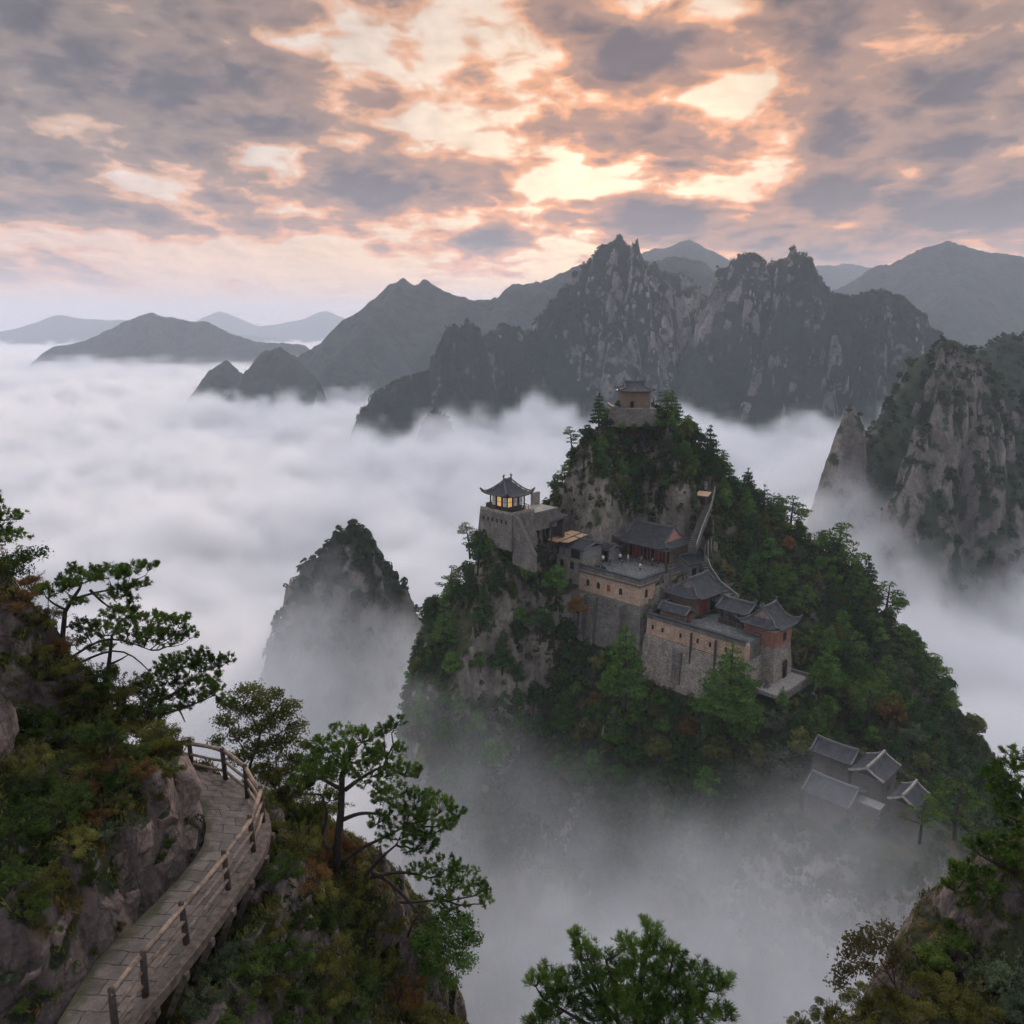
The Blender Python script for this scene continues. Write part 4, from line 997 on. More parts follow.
# mid-distance tree kinds: mesh data made once, shared by copies
def kind_mesh(name, V, Fq, mat): return np_mesh(name, V, Fq, mat, smooth=False, link=False)
def make_broad(h, seed, dens=42, leaf=(.36, .24)):
    rs.seed(seed); puffs = []
    for i in range(11):
        a = rs.rand()*6.28; q = rs.rand()**.6; z = h*(.42+.42*rs.rand()*(1-.5*q))
        puffs.append(((math.cos(a)*q*h*.26, math.sin(a)*q*h*.26, z), (h*(.13+.08*rs.rand()), h*(.13+.08*rs.rand()), h*(.10+.06*rs.rand()))))
    puffs.append(((0, 0, h*.80), (h*.17, h*.17, h*.13)))
    tr = MB(); tr.tube([(0, 0, -.6), (.05*h*.3, 0, h*.3), (0, .03*h, h*.7)], [h*.035, h*.028, h*.012], 6)
    for c, r in puffs[:6]: tr.tube([(0, 0, h*.3), (c[0]*.6, c[1]*.6, c[2]*.8), c], [h*.016, h*.011, h*.005], 4)
    return puff_leaves(puffs, dens, *leaf), tr
def make_conifer(h, seed, wide=.30, dens=38, leaf=(.42, .18), tiers=9):
    rs.seed(seed); puffs = []
    tr = MB(); tr.tube([(0, 0, -.6), (0, 0, h*.5), (0, 0, h*.97)], [h*.028, h*.02, h*.005], 6)
    for k in range(tiers):
        f = k/(tiers-1); z = h*(.22+.74*f); R_ = h*wide*(1-f)**.75+h*.035
        m_ = max(1, int(6*(1-f)+1.5))
        for j in range(m_):
            a = 6.28*(j/m_)+rs.rand()*1.2+k; q = R_*(.45+.4*rs.rand()) if m_ > 1 else 0
            c = (math.cos(a)*q, math.sin(a)*q, z+rs.normal()*h*.012-q*.10)
            puffs.append((c, (R_*.42+.15, R_*.42+.15, h*.026+.10)))
            if m_ > 1: tr.tube([(0, 0, z), c], [h*.009, h*.004], 4)
    return puff_leaves(puffs, dens, *leaf), tr
def make_flatpine(h, seed, lean=.0, dens=46, leaf=(.34, .14)):
    rs.seed(seed); puffs = []
    top = (lean*h, 0, h*.93); tr = MB(); tr.tube([(0, 0, -.6), (lean*h*.3, .02*h, h*.45), top], [h*.032, h*.024, h*.008], 6)
    for k in range(8):
        f = k/7; z = h*(.42+.52*f); R_ = h*(.34*(1-f)**.6+.08)
        for j in range(3 if f < .8 else 1):
            a = rs.rand()*6.28; q = R_*(.35+.6*rs.rand())
            c = (lean*h*f+math.cos(a)*q, math.sin(a)*q, z+rs.normal()*h*.02)
            puffs.append((c, (h*.10+.2, h*.10+.2, h*.018+.07)))
            tr.tube([(lean*h*f, 0, z-h*.06), ((c[0]+lean*h*f)/2, c[1]/2, z-h*.05), c], [h*.010, h*.007, h*.003], 4)
    return puff_leaves(puffs, dens, *leaf), tr
def proto(gen, args, mat, name):
    (V, Fq), tr = gen(*args)
    return (kind_mesh('crown', V, Fq, mat), tr, name)
_tr = {}
def plant(pr, loc, rz, sc, label, cat, group, key):
    mesh, tr, name = pr
    if key not in _tr:
        me = bpy.data.meshes.new('trunk'); me.from_pydata(tr.v, [], tr.f); me.materials.append(BARK); me.polygons.foreach_set('use_smooth', np.ones(len(tr.f), bool)); _tr[key] = me
    r = empty(name, loc, rz, label, cat, group); r.scale = (sc, sc, sc)
    for nm, me in (('crown', mesh), ('trunk', _tr[key])):
        o = bpy.data.objects.new(nm, me); col.objects.link(o); o.parent = r
    return r
BROAD = [[proto(make_broad, (5.0, 10+k+i*5), mt, 'broadleaf_tree') for k in range(2)] for i, mt in enumerate((G_DARK, G_MID, G_OLIVE, G_RUST, G_GREY))]
CONI = [proto(make_conifer, (8.0, 40+k, .30 if k % 2 else .24), mt, 'conifer_tree') for k, mt in enumerate((G_DARK, G_MID, G_DARK, G_MID))]
FLAT = [proto(make_flatpine, (7.0, 50+k, .12*(k % 2)), G_PINE, 'pine_tree') for k in range(3)]
BIG = [proto(make_conifer, (14.0, 61, .36, 30, (.5, .2), 11), G_MID, 'conifer_tree'), proto(make_conifer, (13.0, 62, .22, 34, (.5, .2), 12), G_MID, 'conifer_tree')]
def surf_pick(V, Q, n, nzmin, sel=None, seed=1):
    C, N, A = face_data(V, Q); rs.seed(seed)
    w = A*(N[:, 2] > nzmin)*((N*C).sum(1) < .25*np.linalg.norm(C, axis=1))
    if sel is not None: w = w*sel(C, N)
    i = rs.choice(len(w), n, p=w/w.sum(), replace=True)
    k = rs.rand(n, 1); q = V[Q[i]]; return q[:, 0]*(1-k)+q[:, 2]*k, N[i]
def to_px(p):
    x, y, z = p[..., 0], p[..., 1], p[..., 2]; f = y*CS-z*SN; return 512+F*x/f, 512+F*(-z*CS-y*SN)/f
FOOT = [(-97, -79, 110.2, 135, -58), (-80.5, -58, 110.6, 132, -62), (-65, -53, 112.5, 128, -60), (-109, -99, 97.0, 106, -37.5), (-100, -94, 97, 120, -47.5), (-104, -100, 105, 118, -41), (-46.5, -28, 100, 115.5, -80), (-109.5, -99, 134, 145, -20), (-87, -79, 125, 137, -60)]
def clear_of_buildings(p, g=0.):
    u, v = (p[:, 0]-p[:, 1])*.7071, (p[:, 0]+p[:, 1])*.7071; ok = np.ones(len(p), bool)
    for (a, b, c, d, zz) in FOOT: ok &= ~((u > a-g) & (u < b+g) & (v > c-g) & (v < d+g) & (p[:, 2] > zz))
    return ok
KEEP = [(580, 558, 680, 632), (648, 600, 750, 684), (740, 610, 812, 694), (487, 500, 532, 528), (590, 517, 735, 600), (540, 507, 600, 558), (618, 375, 655, 418), (812, 745, 925, 805), (699, 482, 713, 528)]
def hides(px, py, h, r):       # would its crown stand in front of something seen in full
    return any(px+r > a and px-r < c and py-h < d and py > b+2 for a, b, c, d in KEEP)
ROCKZ = [(448, 600, 545, 700), (560, 478, 612, 560), (668, 490, 690, 522), (640, 498, 656, 512)]
def in_zone(x, y): return any(a < x < c and b < y < d for a, b, c, d in ROCKZ)
def forest():
    V, Q = TERR['temple_peak']
    P_, N = surf_pick(V, Q, 16000, -.35, lambda C, N: (C[:, 2] > -78)*(1.+(C[:, 2] > -56)*.8), 3)
    P_ = P_[clear_of_buildings(P_, .6)]
    px, py = to_px(P_); got = []; cell = {}
    order = rs.permutation(len(P_)); n_c = n_b = 0
    for i in order:
        p = P_[i]; x, y = px[i], py[i]
        if not (395 < x < 1030 and 395 < y < 800): continue
        if in_zone(x, y) and rs.rand() < .93: continue
        cone = rs.rand() < (.26 if x > 690 else .10)
        s = (.85+.75*rs.rand()) if not cone else (.65+.6*rs.rand())
        if y < 520 and x < 700: s *= .8
        hgt = (5.0 if not cone else 8.0)*s; pm = 804/(p[1]*CS-p[2]*SN)
        if hides(x, y, hgt*pm*.85, hgt*pm*.28):
            s *= .45; hgt *= .45
            if hides(x, y, hgt*pm*.85, hgt*pm*.28): continue
        rad = hgt*.36; ok = True
        ci = (int(p[0]//4), int(p[1]//4), int(p[2]//4))
        for a in (-1, 0, 1):
            for b in (-1, 0, 1):
                for c in (-1, 0, 1):
                    for (q, rq) in cell.get((ci[0]+a, ci[1]+b, ci[2]+c), ()):
                        if np.linalg.norm(q-p) < (rad+rq)*.68: ok = False; break
        if not ok: continue
        if cone and n_c > 90 or not cone and n_b >= 297: continue
        cell.setdefault(ci, []).append((p, rad))
        if x < 600 and y > 545: s *= .9
        reg = ('crag below the summit shrine', 'crag under the summit shrine') if (y < 540 and x < 700) else ('left cliff shoulder', 'cliff left of the terrace') if x < 575 else \
            ('right ridge', 'ridge right of the temples') if x > 730 and y < 720 else ('slope above the village', 'slope around the misty village') if x > 780 else ('misty foot', 'misty slope below the temple walls')
        if cone:
            n_c += 1; k = rs.randint(4)
            plant(CONI[k], p, rs.rand()*6.28, s, '%s tiered conifer in the forest on the %s' % (('dark', 'green')[k % 2], reg[1]), 'tree', 'conifers on the '+reg[0], ('c', k))
        else:
            n_b += 1; r_ = rs.rand(); k = 0 if r_ < .36 else 1 if r_ < .66 else 2 if r_ < .88 else 3 if r_ < .92 else 4; j = rs.randint(2)
            plant(BROAD[k][j], p-np.array([0, 0, hgt*.16]), rs.rand()*6.28, s, '%s broadleaf tree in forest on the %s' % (('dark green', 'mid green', 'olive', 'rusty autumn', 'grey green')[k], reg[1]), 'tree', 'broadleaf trees on the '+reg[0], ('b', k, j))
    print('FOREST', n_b, n_c)
def ground_z(name, x, y):
    V, Q = TERR[name]; d = np.hypot(V[:, 0]-x, V[:, 1]-y); m = d < 1.3
    return V[m, 2].max() if m.any() else None
def named(px, py, Y, kind, k, s, label, rz=0., terr='temple_peak'):
    p = at(px, py, Y)
    pr = {'f': FLAT, 'c': CONI, 'B': BIG, 'b': [q[0] for q in BROAD]}[kind][k]
    return plant(pr, p, rz, s, label, 'tree', None, (kind, k, 0) if kind != 'c' else ('c', k))
forest()
YEL = proto(make_broad, (5.0, 97), G_YEL, 'broadleaf_tree')
named(728, 722, 119, 'B', 0, 1.0, 'large bright green conifer with a round top, in front of the lower court wall')
named(624, 705, 126, 'B', 1, 1.15, 'tall narrow conifer below the corner of the main terrace')
named(604, 424, 162, 'f', 0, .55, 'small flat-topped pine at the left edge of the summit platform', 1.)
named(668, 430, 164.5, 'f', 1, 1.15, 'broad dark pine right beside the summit shrine', 2.)
named(708, 478, 166, 'c', 2, 1.45, 'layered dark conifer standing out against the cloud right of the summit')
named(572, 452, 159, 'f', 1, .75, 'open pine leaning out over the cloud left of the summit crag', 3.1)
named(562, 482, 157, 'f', 2, .5, 'tiny pine clinging to the left rim of the summit crag', 3.)
named(746, 508, 169, 'c', 0, 1.1, 'pointed dark conifer on the right skyline between two layered ones', 2.)
named(790, 546, 167, 'f', 0, 1.6, 'layered pine on the right skyline above the gate tower', 1.2)
named(836, 588, 162, 'f', 2, 2.1, 'tall open-branched pine tallest on the right ridge skyline')
named(884, 640, 155, 'f', 0, 1.8, 'dense dark pine at the shoulder of the right ridge', .7)
named(470, 556, 150, 'f', 1, 1.0, 'pine leaning left of the stone bastion', 3.3)
named(452, 598, 149, 'f', 2, .95, 'open pine on the left cliff edge below the bastion', 2.6)
named(440, 655, 148, 'f', 0, .8, 'lowest pine on the left cliff edge, half in mist', 3.)
named(824, 690, 124, 'c', 1, 1.05, 'rounded bright green conifer right of the gate tower landing')
named(868, 722, 120, 'f', 2, 1.35, 'spreading green pine with a visible trunk right of the tower', 1.5)
named(925, 712, 146, 'f', 1, 1.7, 'wide dark pine on the right edge of the temple peak', .4)
named(955, 835, 92, 'f', 0, 1.15, 'layered pine just right of the lowest village house', .9)
named(920, 840, 90, 'f', 2, .9, 'smaller pine with open branches below the lowest village house', 2.2)
named(782, 706, 117, 'c', 3, .42, 'slim pointed little conifer at the tip of the landing')
named(612, 503, 148, 'b', 4, .0001+.9, 'pale grey-green bush growing on the rock behind the main hall')
named(524, 590, 143.5, 'b', 1, 1.55, 'full bright green tree directly below the stone bastion')
named(556, 600, 142.5, 'b', 1, 1.45, 'bright green tree between the bastion ramp wall and the orange-tinged tree')
named(498, 588, 144.5, 'b', 0, 1.5, 'large dark tree below the left corner of the stone bastion')
named(578, 622, 140, 'b', 3, 1.1, 'orange-tinged autumn tree left of the terrace footing')
named(540, 640, 139.5, 'b', 0, 1.4, 'dark round tree above the pale left cliff face')
plant(YEL, at(513, 562, 145.5), 0, .8, 'yellow-green crowned tree just under the bastion loopholes', 'tree', None, ('y', 0))
for (px, py, Y, s, w) in ((610, 430, 162, .5, 0), (622, 433, 161.3, .5, 1), (634, 434, 161, .45, 2), (646, 433, 161.3, .5, 0), (657, 431, 162, .55, 1)):
    plant(BROAD[w][0], at(px, py, Y), px, s, 'small bushy tree in the row at the foot of the summit platform', 'tree', 'bushy trees at the foot of the summit platform', ('b', w, 0))
for i, (px, py, Y, s, w) in enumerate(((692, 452, 171, 1.1, 0), (716, 484, 171, 1.3, 1), (728, 492, 171, 1.0, 2), (762, 522, 170, 1.2, 0), (776, 536, 168, 1.4, 2), (806, 562, 166, 1.3, 1), (820, 572, 165, 1.2, 0), (850, 604, 160, 1.5, 1), (866, 622, 158, 1.4, 2), (898, 664, 152, 1.4, 1), (908, 684, 150, 1.3, 2), (940, 728, 144, 1.3, 0), (962, 752, 141, 1.2, 1), (745, 560, 158, 1.1, 0), (770, 600, 152, 1.3, 2), (800, 620, 148, 1.2, 1), (850, 668, 143, 1.4, 0), (884, 700, 138, 1.3, 2), (905, 742, 130, 1.3, 1), (815, 660, 138, 1.2, 2), (845, 712, 128, 1.1, 0))):
    plant((FLAT+CONI)[(w+i) % 5], at(px, py+6, Y), i*1.7, s, 'layered dark pine among the pines along the right ridge', 'tree', 'pines along the right ridge', (('f', w+i) if 0 else ('rp', (w+i) % 5)))
def surf_at(px, py, terr='temple_peak'):
    V = TERR[terr][0]; x, y = to_px(V); m = (np.abs(x-px) < 5) & (np.abs(y-py) < 5)
    return V[m][np.argmin(V[m, 1])] if m.any() else None
for i, (px, py, s) in enumerate(((795, 775, 1.2), (805, 805, 1.0), (872, 742, 1.1), (900, 758, 1.2), (925, 772, 1.2), (842, 742, .9), (845, 838, 1.0), (885, 832, .9), (940, 800, 1.1), (818, 742, 1.0), (865, 826, .7), (905, 822, .7))):
    p = surf_at(px, py)
    if p is not None: k = (0, 4, 1, 0, 2, 0)[i % 6]; plant(BROAD[k][i % 2], p-np.array([0, 0, .3]), i*1.3, s*.8, 'dim broadleaf tree crowding round the houses of the misty village', 'tree', 'trees round the misty village', ('b', k, i % 2))
# undergrowth over the peak, and woods on the other crags, one mass each
def wood(name, terr, n, size, per, mat, nz, seed, sel=None, lift=.3, group=None):
    V, Q = TERR[terr]; P_, N = surf_pick(V, Q, n, nz, sel, seed)
    if terr == 'temple_peak': P_ = P_[clear_of_buildings(P_, 0)]
    if terr == 'temple_peak': px, py = to_px(P_); zn = np.array([in_zone(a, b) for a, b in zip(px, py)]); P_ = P_[~zn | (rs.rand(len(P_)) < .2)]
    n = len(P_); s = size*(.45+rs.rand(n)**2*1.1)
    C = np.repeat(P_, per, 0); S = np.repeat(s, per); d = rand_dirs(len(C)); d[:, 2] = np.abs(d[:, 2])*1.1
    C = C+d*(S*(.55+.45*rs.rand(len(C))))[:, None]*np.array([.62, .62, 1.]); C[:, 2] += S*lift
    D = np.cross(d, rand_dirs(len(C))); D /= np.linalg.norm(D, axis=1)[:, None]
    nn = d+rand_dirs(len(C))*.6
    Vv, Ff = blades(C, D, S*.62 if per < 30 else S*.40, S*.42 if per < 30 else S*.24, nn)
    o = np_mesh(name, Vv, Ff, mat, smooth=False); o['kind'] = 'stuff'; return o
UNDER = leaf_mat('undergrowth_leaf', (.018, .034, .012), (.055, .072, .024), (.10, .07, .02), .1)
WOODF = leaf_mat('far_wood_leaf', (.014, .024, .012), (.030, .042, .018), vary=.1)
wood('undergrowth', 'temple_peak', 13000, .95, 24, UNDER, -.4, 21, lambda C, N: (C[:, 2] > -86))
wood('undergrowth', 'temple_peak', 2500, .9, 26, G_DARK, -.3, 22, lambda C, N: (C[:, 2] > -86))
wood('crag_wood', 'rocky_crag', 4200, 2.6, 22, WOODF, .30, 23)
wood('crag_wood', 'rocky_islet', 900, 2.4, 26, WOODF, .25, 24)
wood('crag_wood', 'rocky_massif', 16000, 2.8, 9, WOODF, .62, 25)
# ------------------------------------------------------------------ foreground cliff and boardwalk
ZW = -14.2
def W2(px, py): return atz(px, py, ZW)
LEFT = [W2(*p) for p in ((40, 1060), (62, 1015), (98, 957), (145, 913), (178, 880), (203, 848), (207, 824), (196, 800), (184, 772), (172, 755))]
RIGHT = [W2(*p) for p in ((98, 1060), (122, 1018), (145, 996), (188, 943), (230, 888), (255, 850), (262, 822), (249, 797), (227, 779), (193, 771))]
def resample(pl, n):
    pl = np.array(pl); d = np.r_[0, np.cumsum(np.linalg.norm(np.diff(pl, axis=0), axis=1))]; t = np.linspace(0, d[-1], n)
    q = np.stack([np.interp(t, d, pl[:, i]) for i in range(3)], 1)
    for _ in range(3): q[1:-1] = q[:-2]*.25+q[1:-1]*.5+q[2:]*.25
    return q
LF, RT = resample(LEFT, 60), resample(RIGHT, 60); MIDW = (LF+RT)/2
segs_f = []
def sf(a, b, r=1., s1=1.6, s2=1.4, dr=4): segs_f.append((at(*a), at(*b), r, s1, s2, dr))
sf((-80, 540, 25), (-16, 585, 26), .8, 2.6, 2.8, 4)
sf((-10, 588, 26), (5, 612, 26.5), .4, 3, 3, 4)
sf((0, 640, 26.5), (22, 712, 27), .5, 2.4, 2, 4)
sf((22, 722, 27), (95, 765, 28), .6, 1.3, 1.8, 4)
sf((60, 735, 27.6), (110, 748, 28), .6, 1.5, 2.2, 3)
sf((110, 748, 28), (172, 762, 28.6), .6, 1.5, 2.2, 3)
sf((-90, 660, 20), (0, 800, 20), 1.2, 1.4, 2.0, 3)
sf((20, 780, 20.5), (120, 790, 22.5), 1.2, .9, 2.4, 1.5)
sf((120, 790, 22.5), (165, 800, 24), .8, 1.3, 2.6, 1.5)
sf((186, 742, 22.8), (166, 756, 21.6), .35, 3.2, 3.5, 3)
sf((166, 756, 21.6), (138, 782, 19.9), .4, 3., 3.5, 3)
sf((138, 782, 19.9), (98, 800, 18.8), .4, 3., 3.5, 3)
sf((98, 800, 18.8), (55, 850, 16.8), .4, 3., 3.5, 3)
sf((55, 850, 16.8), (0, 900, 15.2), .4, 3., 3.5, 3)
sf((-30, 900, 16), (50, 900, 17.5), 1.0, 1.6, 3, 2)
def ledge(x, y):      # what carries the boardwalk, and the falling ground to its right
    return None
sf((205, 790, 28.5), (260, 800, 29), 1.2, 1.2, 1.6, 3)
sf((262, 845, 25.8), (300, 850, 26), .8, 1.2, 2.2, 2)
sf((300, 850, 26), (345, 872, 25), .8, 1.5, 3.2, 2)
sf((345, 872, 25), (372, 905, 24.5), .8, 2.2, 3.2, 2)
sf((372, 905, 24.5), (400, 1040, 23), .7, 2.4, 3.4, 2)
sf((250, 925, 22), (300, 950, 22), 1., 1.2, 2, 3)
sf((180, 1010, 18), (330, 1060, 19), 1.5, .8, 1.4, 3)
def path_dist(x, y):
    d = np.full(x.shape, 99., np.float32); s = np.zeros(x.shape, np.float32)
    for i in range(0, 59, 2):
        a, b = MIDW[i], MIDW[min(i+2, 59)]; dx, dy = b[0]-a[0], b[1]-a[1]; L = dx*dx+dy*dy
        t = np.clip(((x-a[0])*dx+(y-a[1])*dy)/L, 0, 1); qx, qy = x-a[0]-t*dx, y-a[1]-t*dy
        q = np.hypot(qx, qy); m = q < d; d = np.where(m, q, d); s = np.where(m, np.sign(dx*qy-dy*qx), s)
    return d, s
HWID = float(np.linalg.norm(LF-RT, axis=1).mean()/2)
def cliff_h(x, y):
    wx = fbm(x/2.6, y/2.6, 2.2, 3)*.6; wy = fbm(x/2.6+9, y/2.6, 5.2, 3)*.6
    h = ridge_field(x+wx, y+wy, segs_f, .5)
    h = np.maximum(h, -15.6-np.maximum(0, path_dist(x, y)[0]-1.2)*2.4)
    d, s = path_dist(x, y)
    w = np.clip((HWID+.15-d)/.5, 0, 1)
    h = h*(1-w)+np.minimum(h, ZW-.5)*w
    # left of the boards the rock starts at once, right of them it stays below
    r = (s < 0)*np.clip((3.2-d)/1., 0, 1); h = np.where((r > 0) & (h > ZW-.9), h*(1-r)+(ZW-.9)*r, h)
    return h
def cliff_detail(x, y, z, st):
    a = fbm(x/1.7, y/1.7, z/3.4, 4, .55, ridge=True); b = fbm(x/.9+40, y/.9, z/.9, 3, .55)
    c = np.abs(fbm(x/3.+z/9, y/3., z/5., 2))
    d, s = path_dist(x, y); k = np.clip((d-HWID+.2)/1.0, .0, 1)
    e_ = fbm(x/.5, y/.5, z/.8, 3, .6, ridge=True)
    return -((a+.1)*.75*(.2+.8*st)+b*.16+e_*.07)*k+(c < .05)*.28*k
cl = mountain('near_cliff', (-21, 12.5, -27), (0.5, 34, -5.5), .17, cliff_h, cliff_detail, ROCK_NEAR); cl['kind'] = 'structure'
# walk deck: stone slabs, timber ledge beams, struts
def slab_mat():
    m, t, b = new_mat('walk_stone')
    pos = X(t, t.node('ShaderNodeTexCoord').outputs['UV']); br = t.node('ShaderNodeTexBrick')
    n = t.noise(pos, 3., 3, .5, color=True); t.put(br.inputs['Vector'], t.vm('ADD', pos, t.vm('SCALE', n, .16)))
    br.inputs['Scale'].default_value = 1; br.inputs['Brick Width'].default_value = .95; br.inputs['Row Height'].default_value = .42; br.inputs['Mortar Size'].default_value = .012; br.offset = .37
    br.inputs['Color1'].default_value = (.125, .103, .090, 1); br.inputs['Color2'].default_value = (.080, .068, .062, 1); br.inputs['Mortar'].default_value = (.018, .016, .015, 1)
    n2 = t.noise(pos, 1.3, 6, .65); n3 = t.noise(pos, 22., 5, .6)
    ux, uy, _z = t.xyz(pos); cb = t.vm('SCALE', X(t, br.outputs[0]), t.smooth(n2+(n3-.5)*.5, .25, .75, .5, 1.4, 'LINEAR'))
    dirt = t.smooth(ux+(n2-.5)*1.1, .42, .05)
    t.put(b.inputs['Base Color'], t.mix(dirt*.85, cb, (.030, .032, .014)))
    b.inputs['Roughness'].default_value = .75
    bump(t, b, n3*.4+n2*.5-X(t, br.outputs['Fac'])*1.2, .8, .02); return m
WALK = slab_mat(); RAILW = flat_mat('weathered_rail', (.155, .112, .085), .75, .4, 7.); POSTW = flat_mat('dark_post', (.035, .027, .023), .75, .35, 7.); BEAMW = flat_mat('deck_timber', (.085, .066, .055), .8, .45, 5.)
wk = empty('boardwalk', MIDW[30], 0, 'curving stone-flagged cliff walkway edged with weathered timber', 'walkway'); O = np.array(MIDW[30])
V = []; UVs = []; nn = 9; cum = np.r_[0, np.cumsum(np.linalg.norm(np.diff(MIDW, axis=0), axis=1))]
for i in range(60):
    for j in range(nn):
        f = j/(nn-1); p = LF[i]*(1-f)+RT[i]*f-O; V.append((p[0], p[1], p[2]+.012*math.sin(i*1.7+j*2.1))); UVs.append((f*HWID*2, cum[i]))
nV = len(V); V += [(p[0], p[1], p[2]-.16) for p in V]
Fq = []
for i in range(59):
    for j in range(nn-1): a = i*nn+j; Fq.append((a, a+1, a+nn+1, a+nn)); Fq.append((a+nV, a+nn+nV, a+nn+1+nV, a+1+nV))
for i in range(59):
    for j, fl in ((0, 0), (nn-1, 1)):
        a = i*nn+j; q = (a, a+nn, a+nn+nV, a+nV); Fq.append(q[::-1] if fl else q)
me = bpy.data.meshes.new('flagstones'); me.from_pydata(V, [], Fq); me.materials.append(WALK); uvl = me.uv_layers.new(name='UVMap'); UVs = np.array(UVs+UVs)
li = np.empty(len(me.loops), np.int32); me.loops.foreach_get('vertex_index', li); uvl.data.foreach_set('uv', UVs[li].ravel())
o = bpy.data.objects.new('flagstones', me); col.objects.link(o); o.parent = wk
out = RT-LF; out /= np.linalg.norm(out, axis=1)[:, None]
m = MB(); m.bar([p-O+o_*.13+np.array([0, 0, -.05]) for p, o_ in zip(RT, out)][::2], .24, .10); m.build('edge_plank', BEAMW, wk)
m = MB(); m.bar([p-O+o_*.28+np.array([0, 0, -.14]) for p, o_ in zip(RT, out)][::2], .07, .26); m.build('fascia_beam', BEAMW, wk)
for i in range(2, 58, 5):
    m = MB(); a = LF[i]*.3+RT[i]*.7-O; b = RT[i]-O+out[i]*.40
    m.bar([a+(0, 0, -.28), b+(0, 0, -.28)], .16, .18); m.build('joist', BEAMW, wk)
    m = MB(); m.bar([b+np.array([0, 0, -.36])-out[i]*.12, a+np.array([0, 0, -2.3])], .15, .15, (1, 0, 0)); m.build('strut', BEAMW, wk)
# railing: posts at the photographed spots
rl = empty('railing', MIDW[30], 0, 'weathered wooden railing with dark posts along the outer side of the walkway', 'railing')
POSTS = [(116, 1036), (145, 996), (187, 943), (229, 889), (254, 851), (263, 822), (248, 797), (226, 779), (193, 772), (170, 768)]
pp = []
for i, (px, py) in enumerate(POSTS):
    p = W2(px, py)-O; m = MB(); j = rs.normal(size=2)*.02
    m.tube([p+(0, 0, -.45), p+np.array([j[0], j[1], .5]), p+np.array([j[0]*2, j[1]*2, 1.13])], [.08, .075, .07], 8); m.build('post', POSTW, rl, True); pp.append(p)
for hgt, r in ((1.02, .068), (.64, .048), (.30, .048)):
    for a, b in zip(pp, pp[1:]):
        m = MB(); c = (a+b)/2+rs.normal(size=3)*.015; d = (b-a)*.03
        m.tube([a-d+(0, 0, hgt), c+(0, 0, hgt-.01), b+d+(0, 0, hgt)], r, 6); m.build('rail', RAILW if hgt > .9 else RAILW, rl, True)
# thin steel pipes slung under the walk
ST = flat_mat('galvanised_pipe', (.32, .35, .38), .45, .15, 4.)
a, b = at(243, 880, 23.5), at(238, 908, 22.5); c, d, e = at(252, 916, 22.6), at(300, 914, 23.2), at(326, 900, 24)
pi = empty('pipe_run', a, 0, 'pair of thin pale steel pipes running from under the walkway to the pine', 'pipe')
for k in range(2):
    m = MB(); s = np.array([.0, .05*k, -.11*k]); m.tube([a-a+s, b-a+s, c-a+s, d-a+s*1.4, e-a+s*.3], .022, 6); m.build('pipe', ST, pi, True)
m = MB(); m.tube([at(208, 945, 20.5)-a, at(232, 916, 22)-a], .03, 6); m.build('pipe', ST, pi, True)
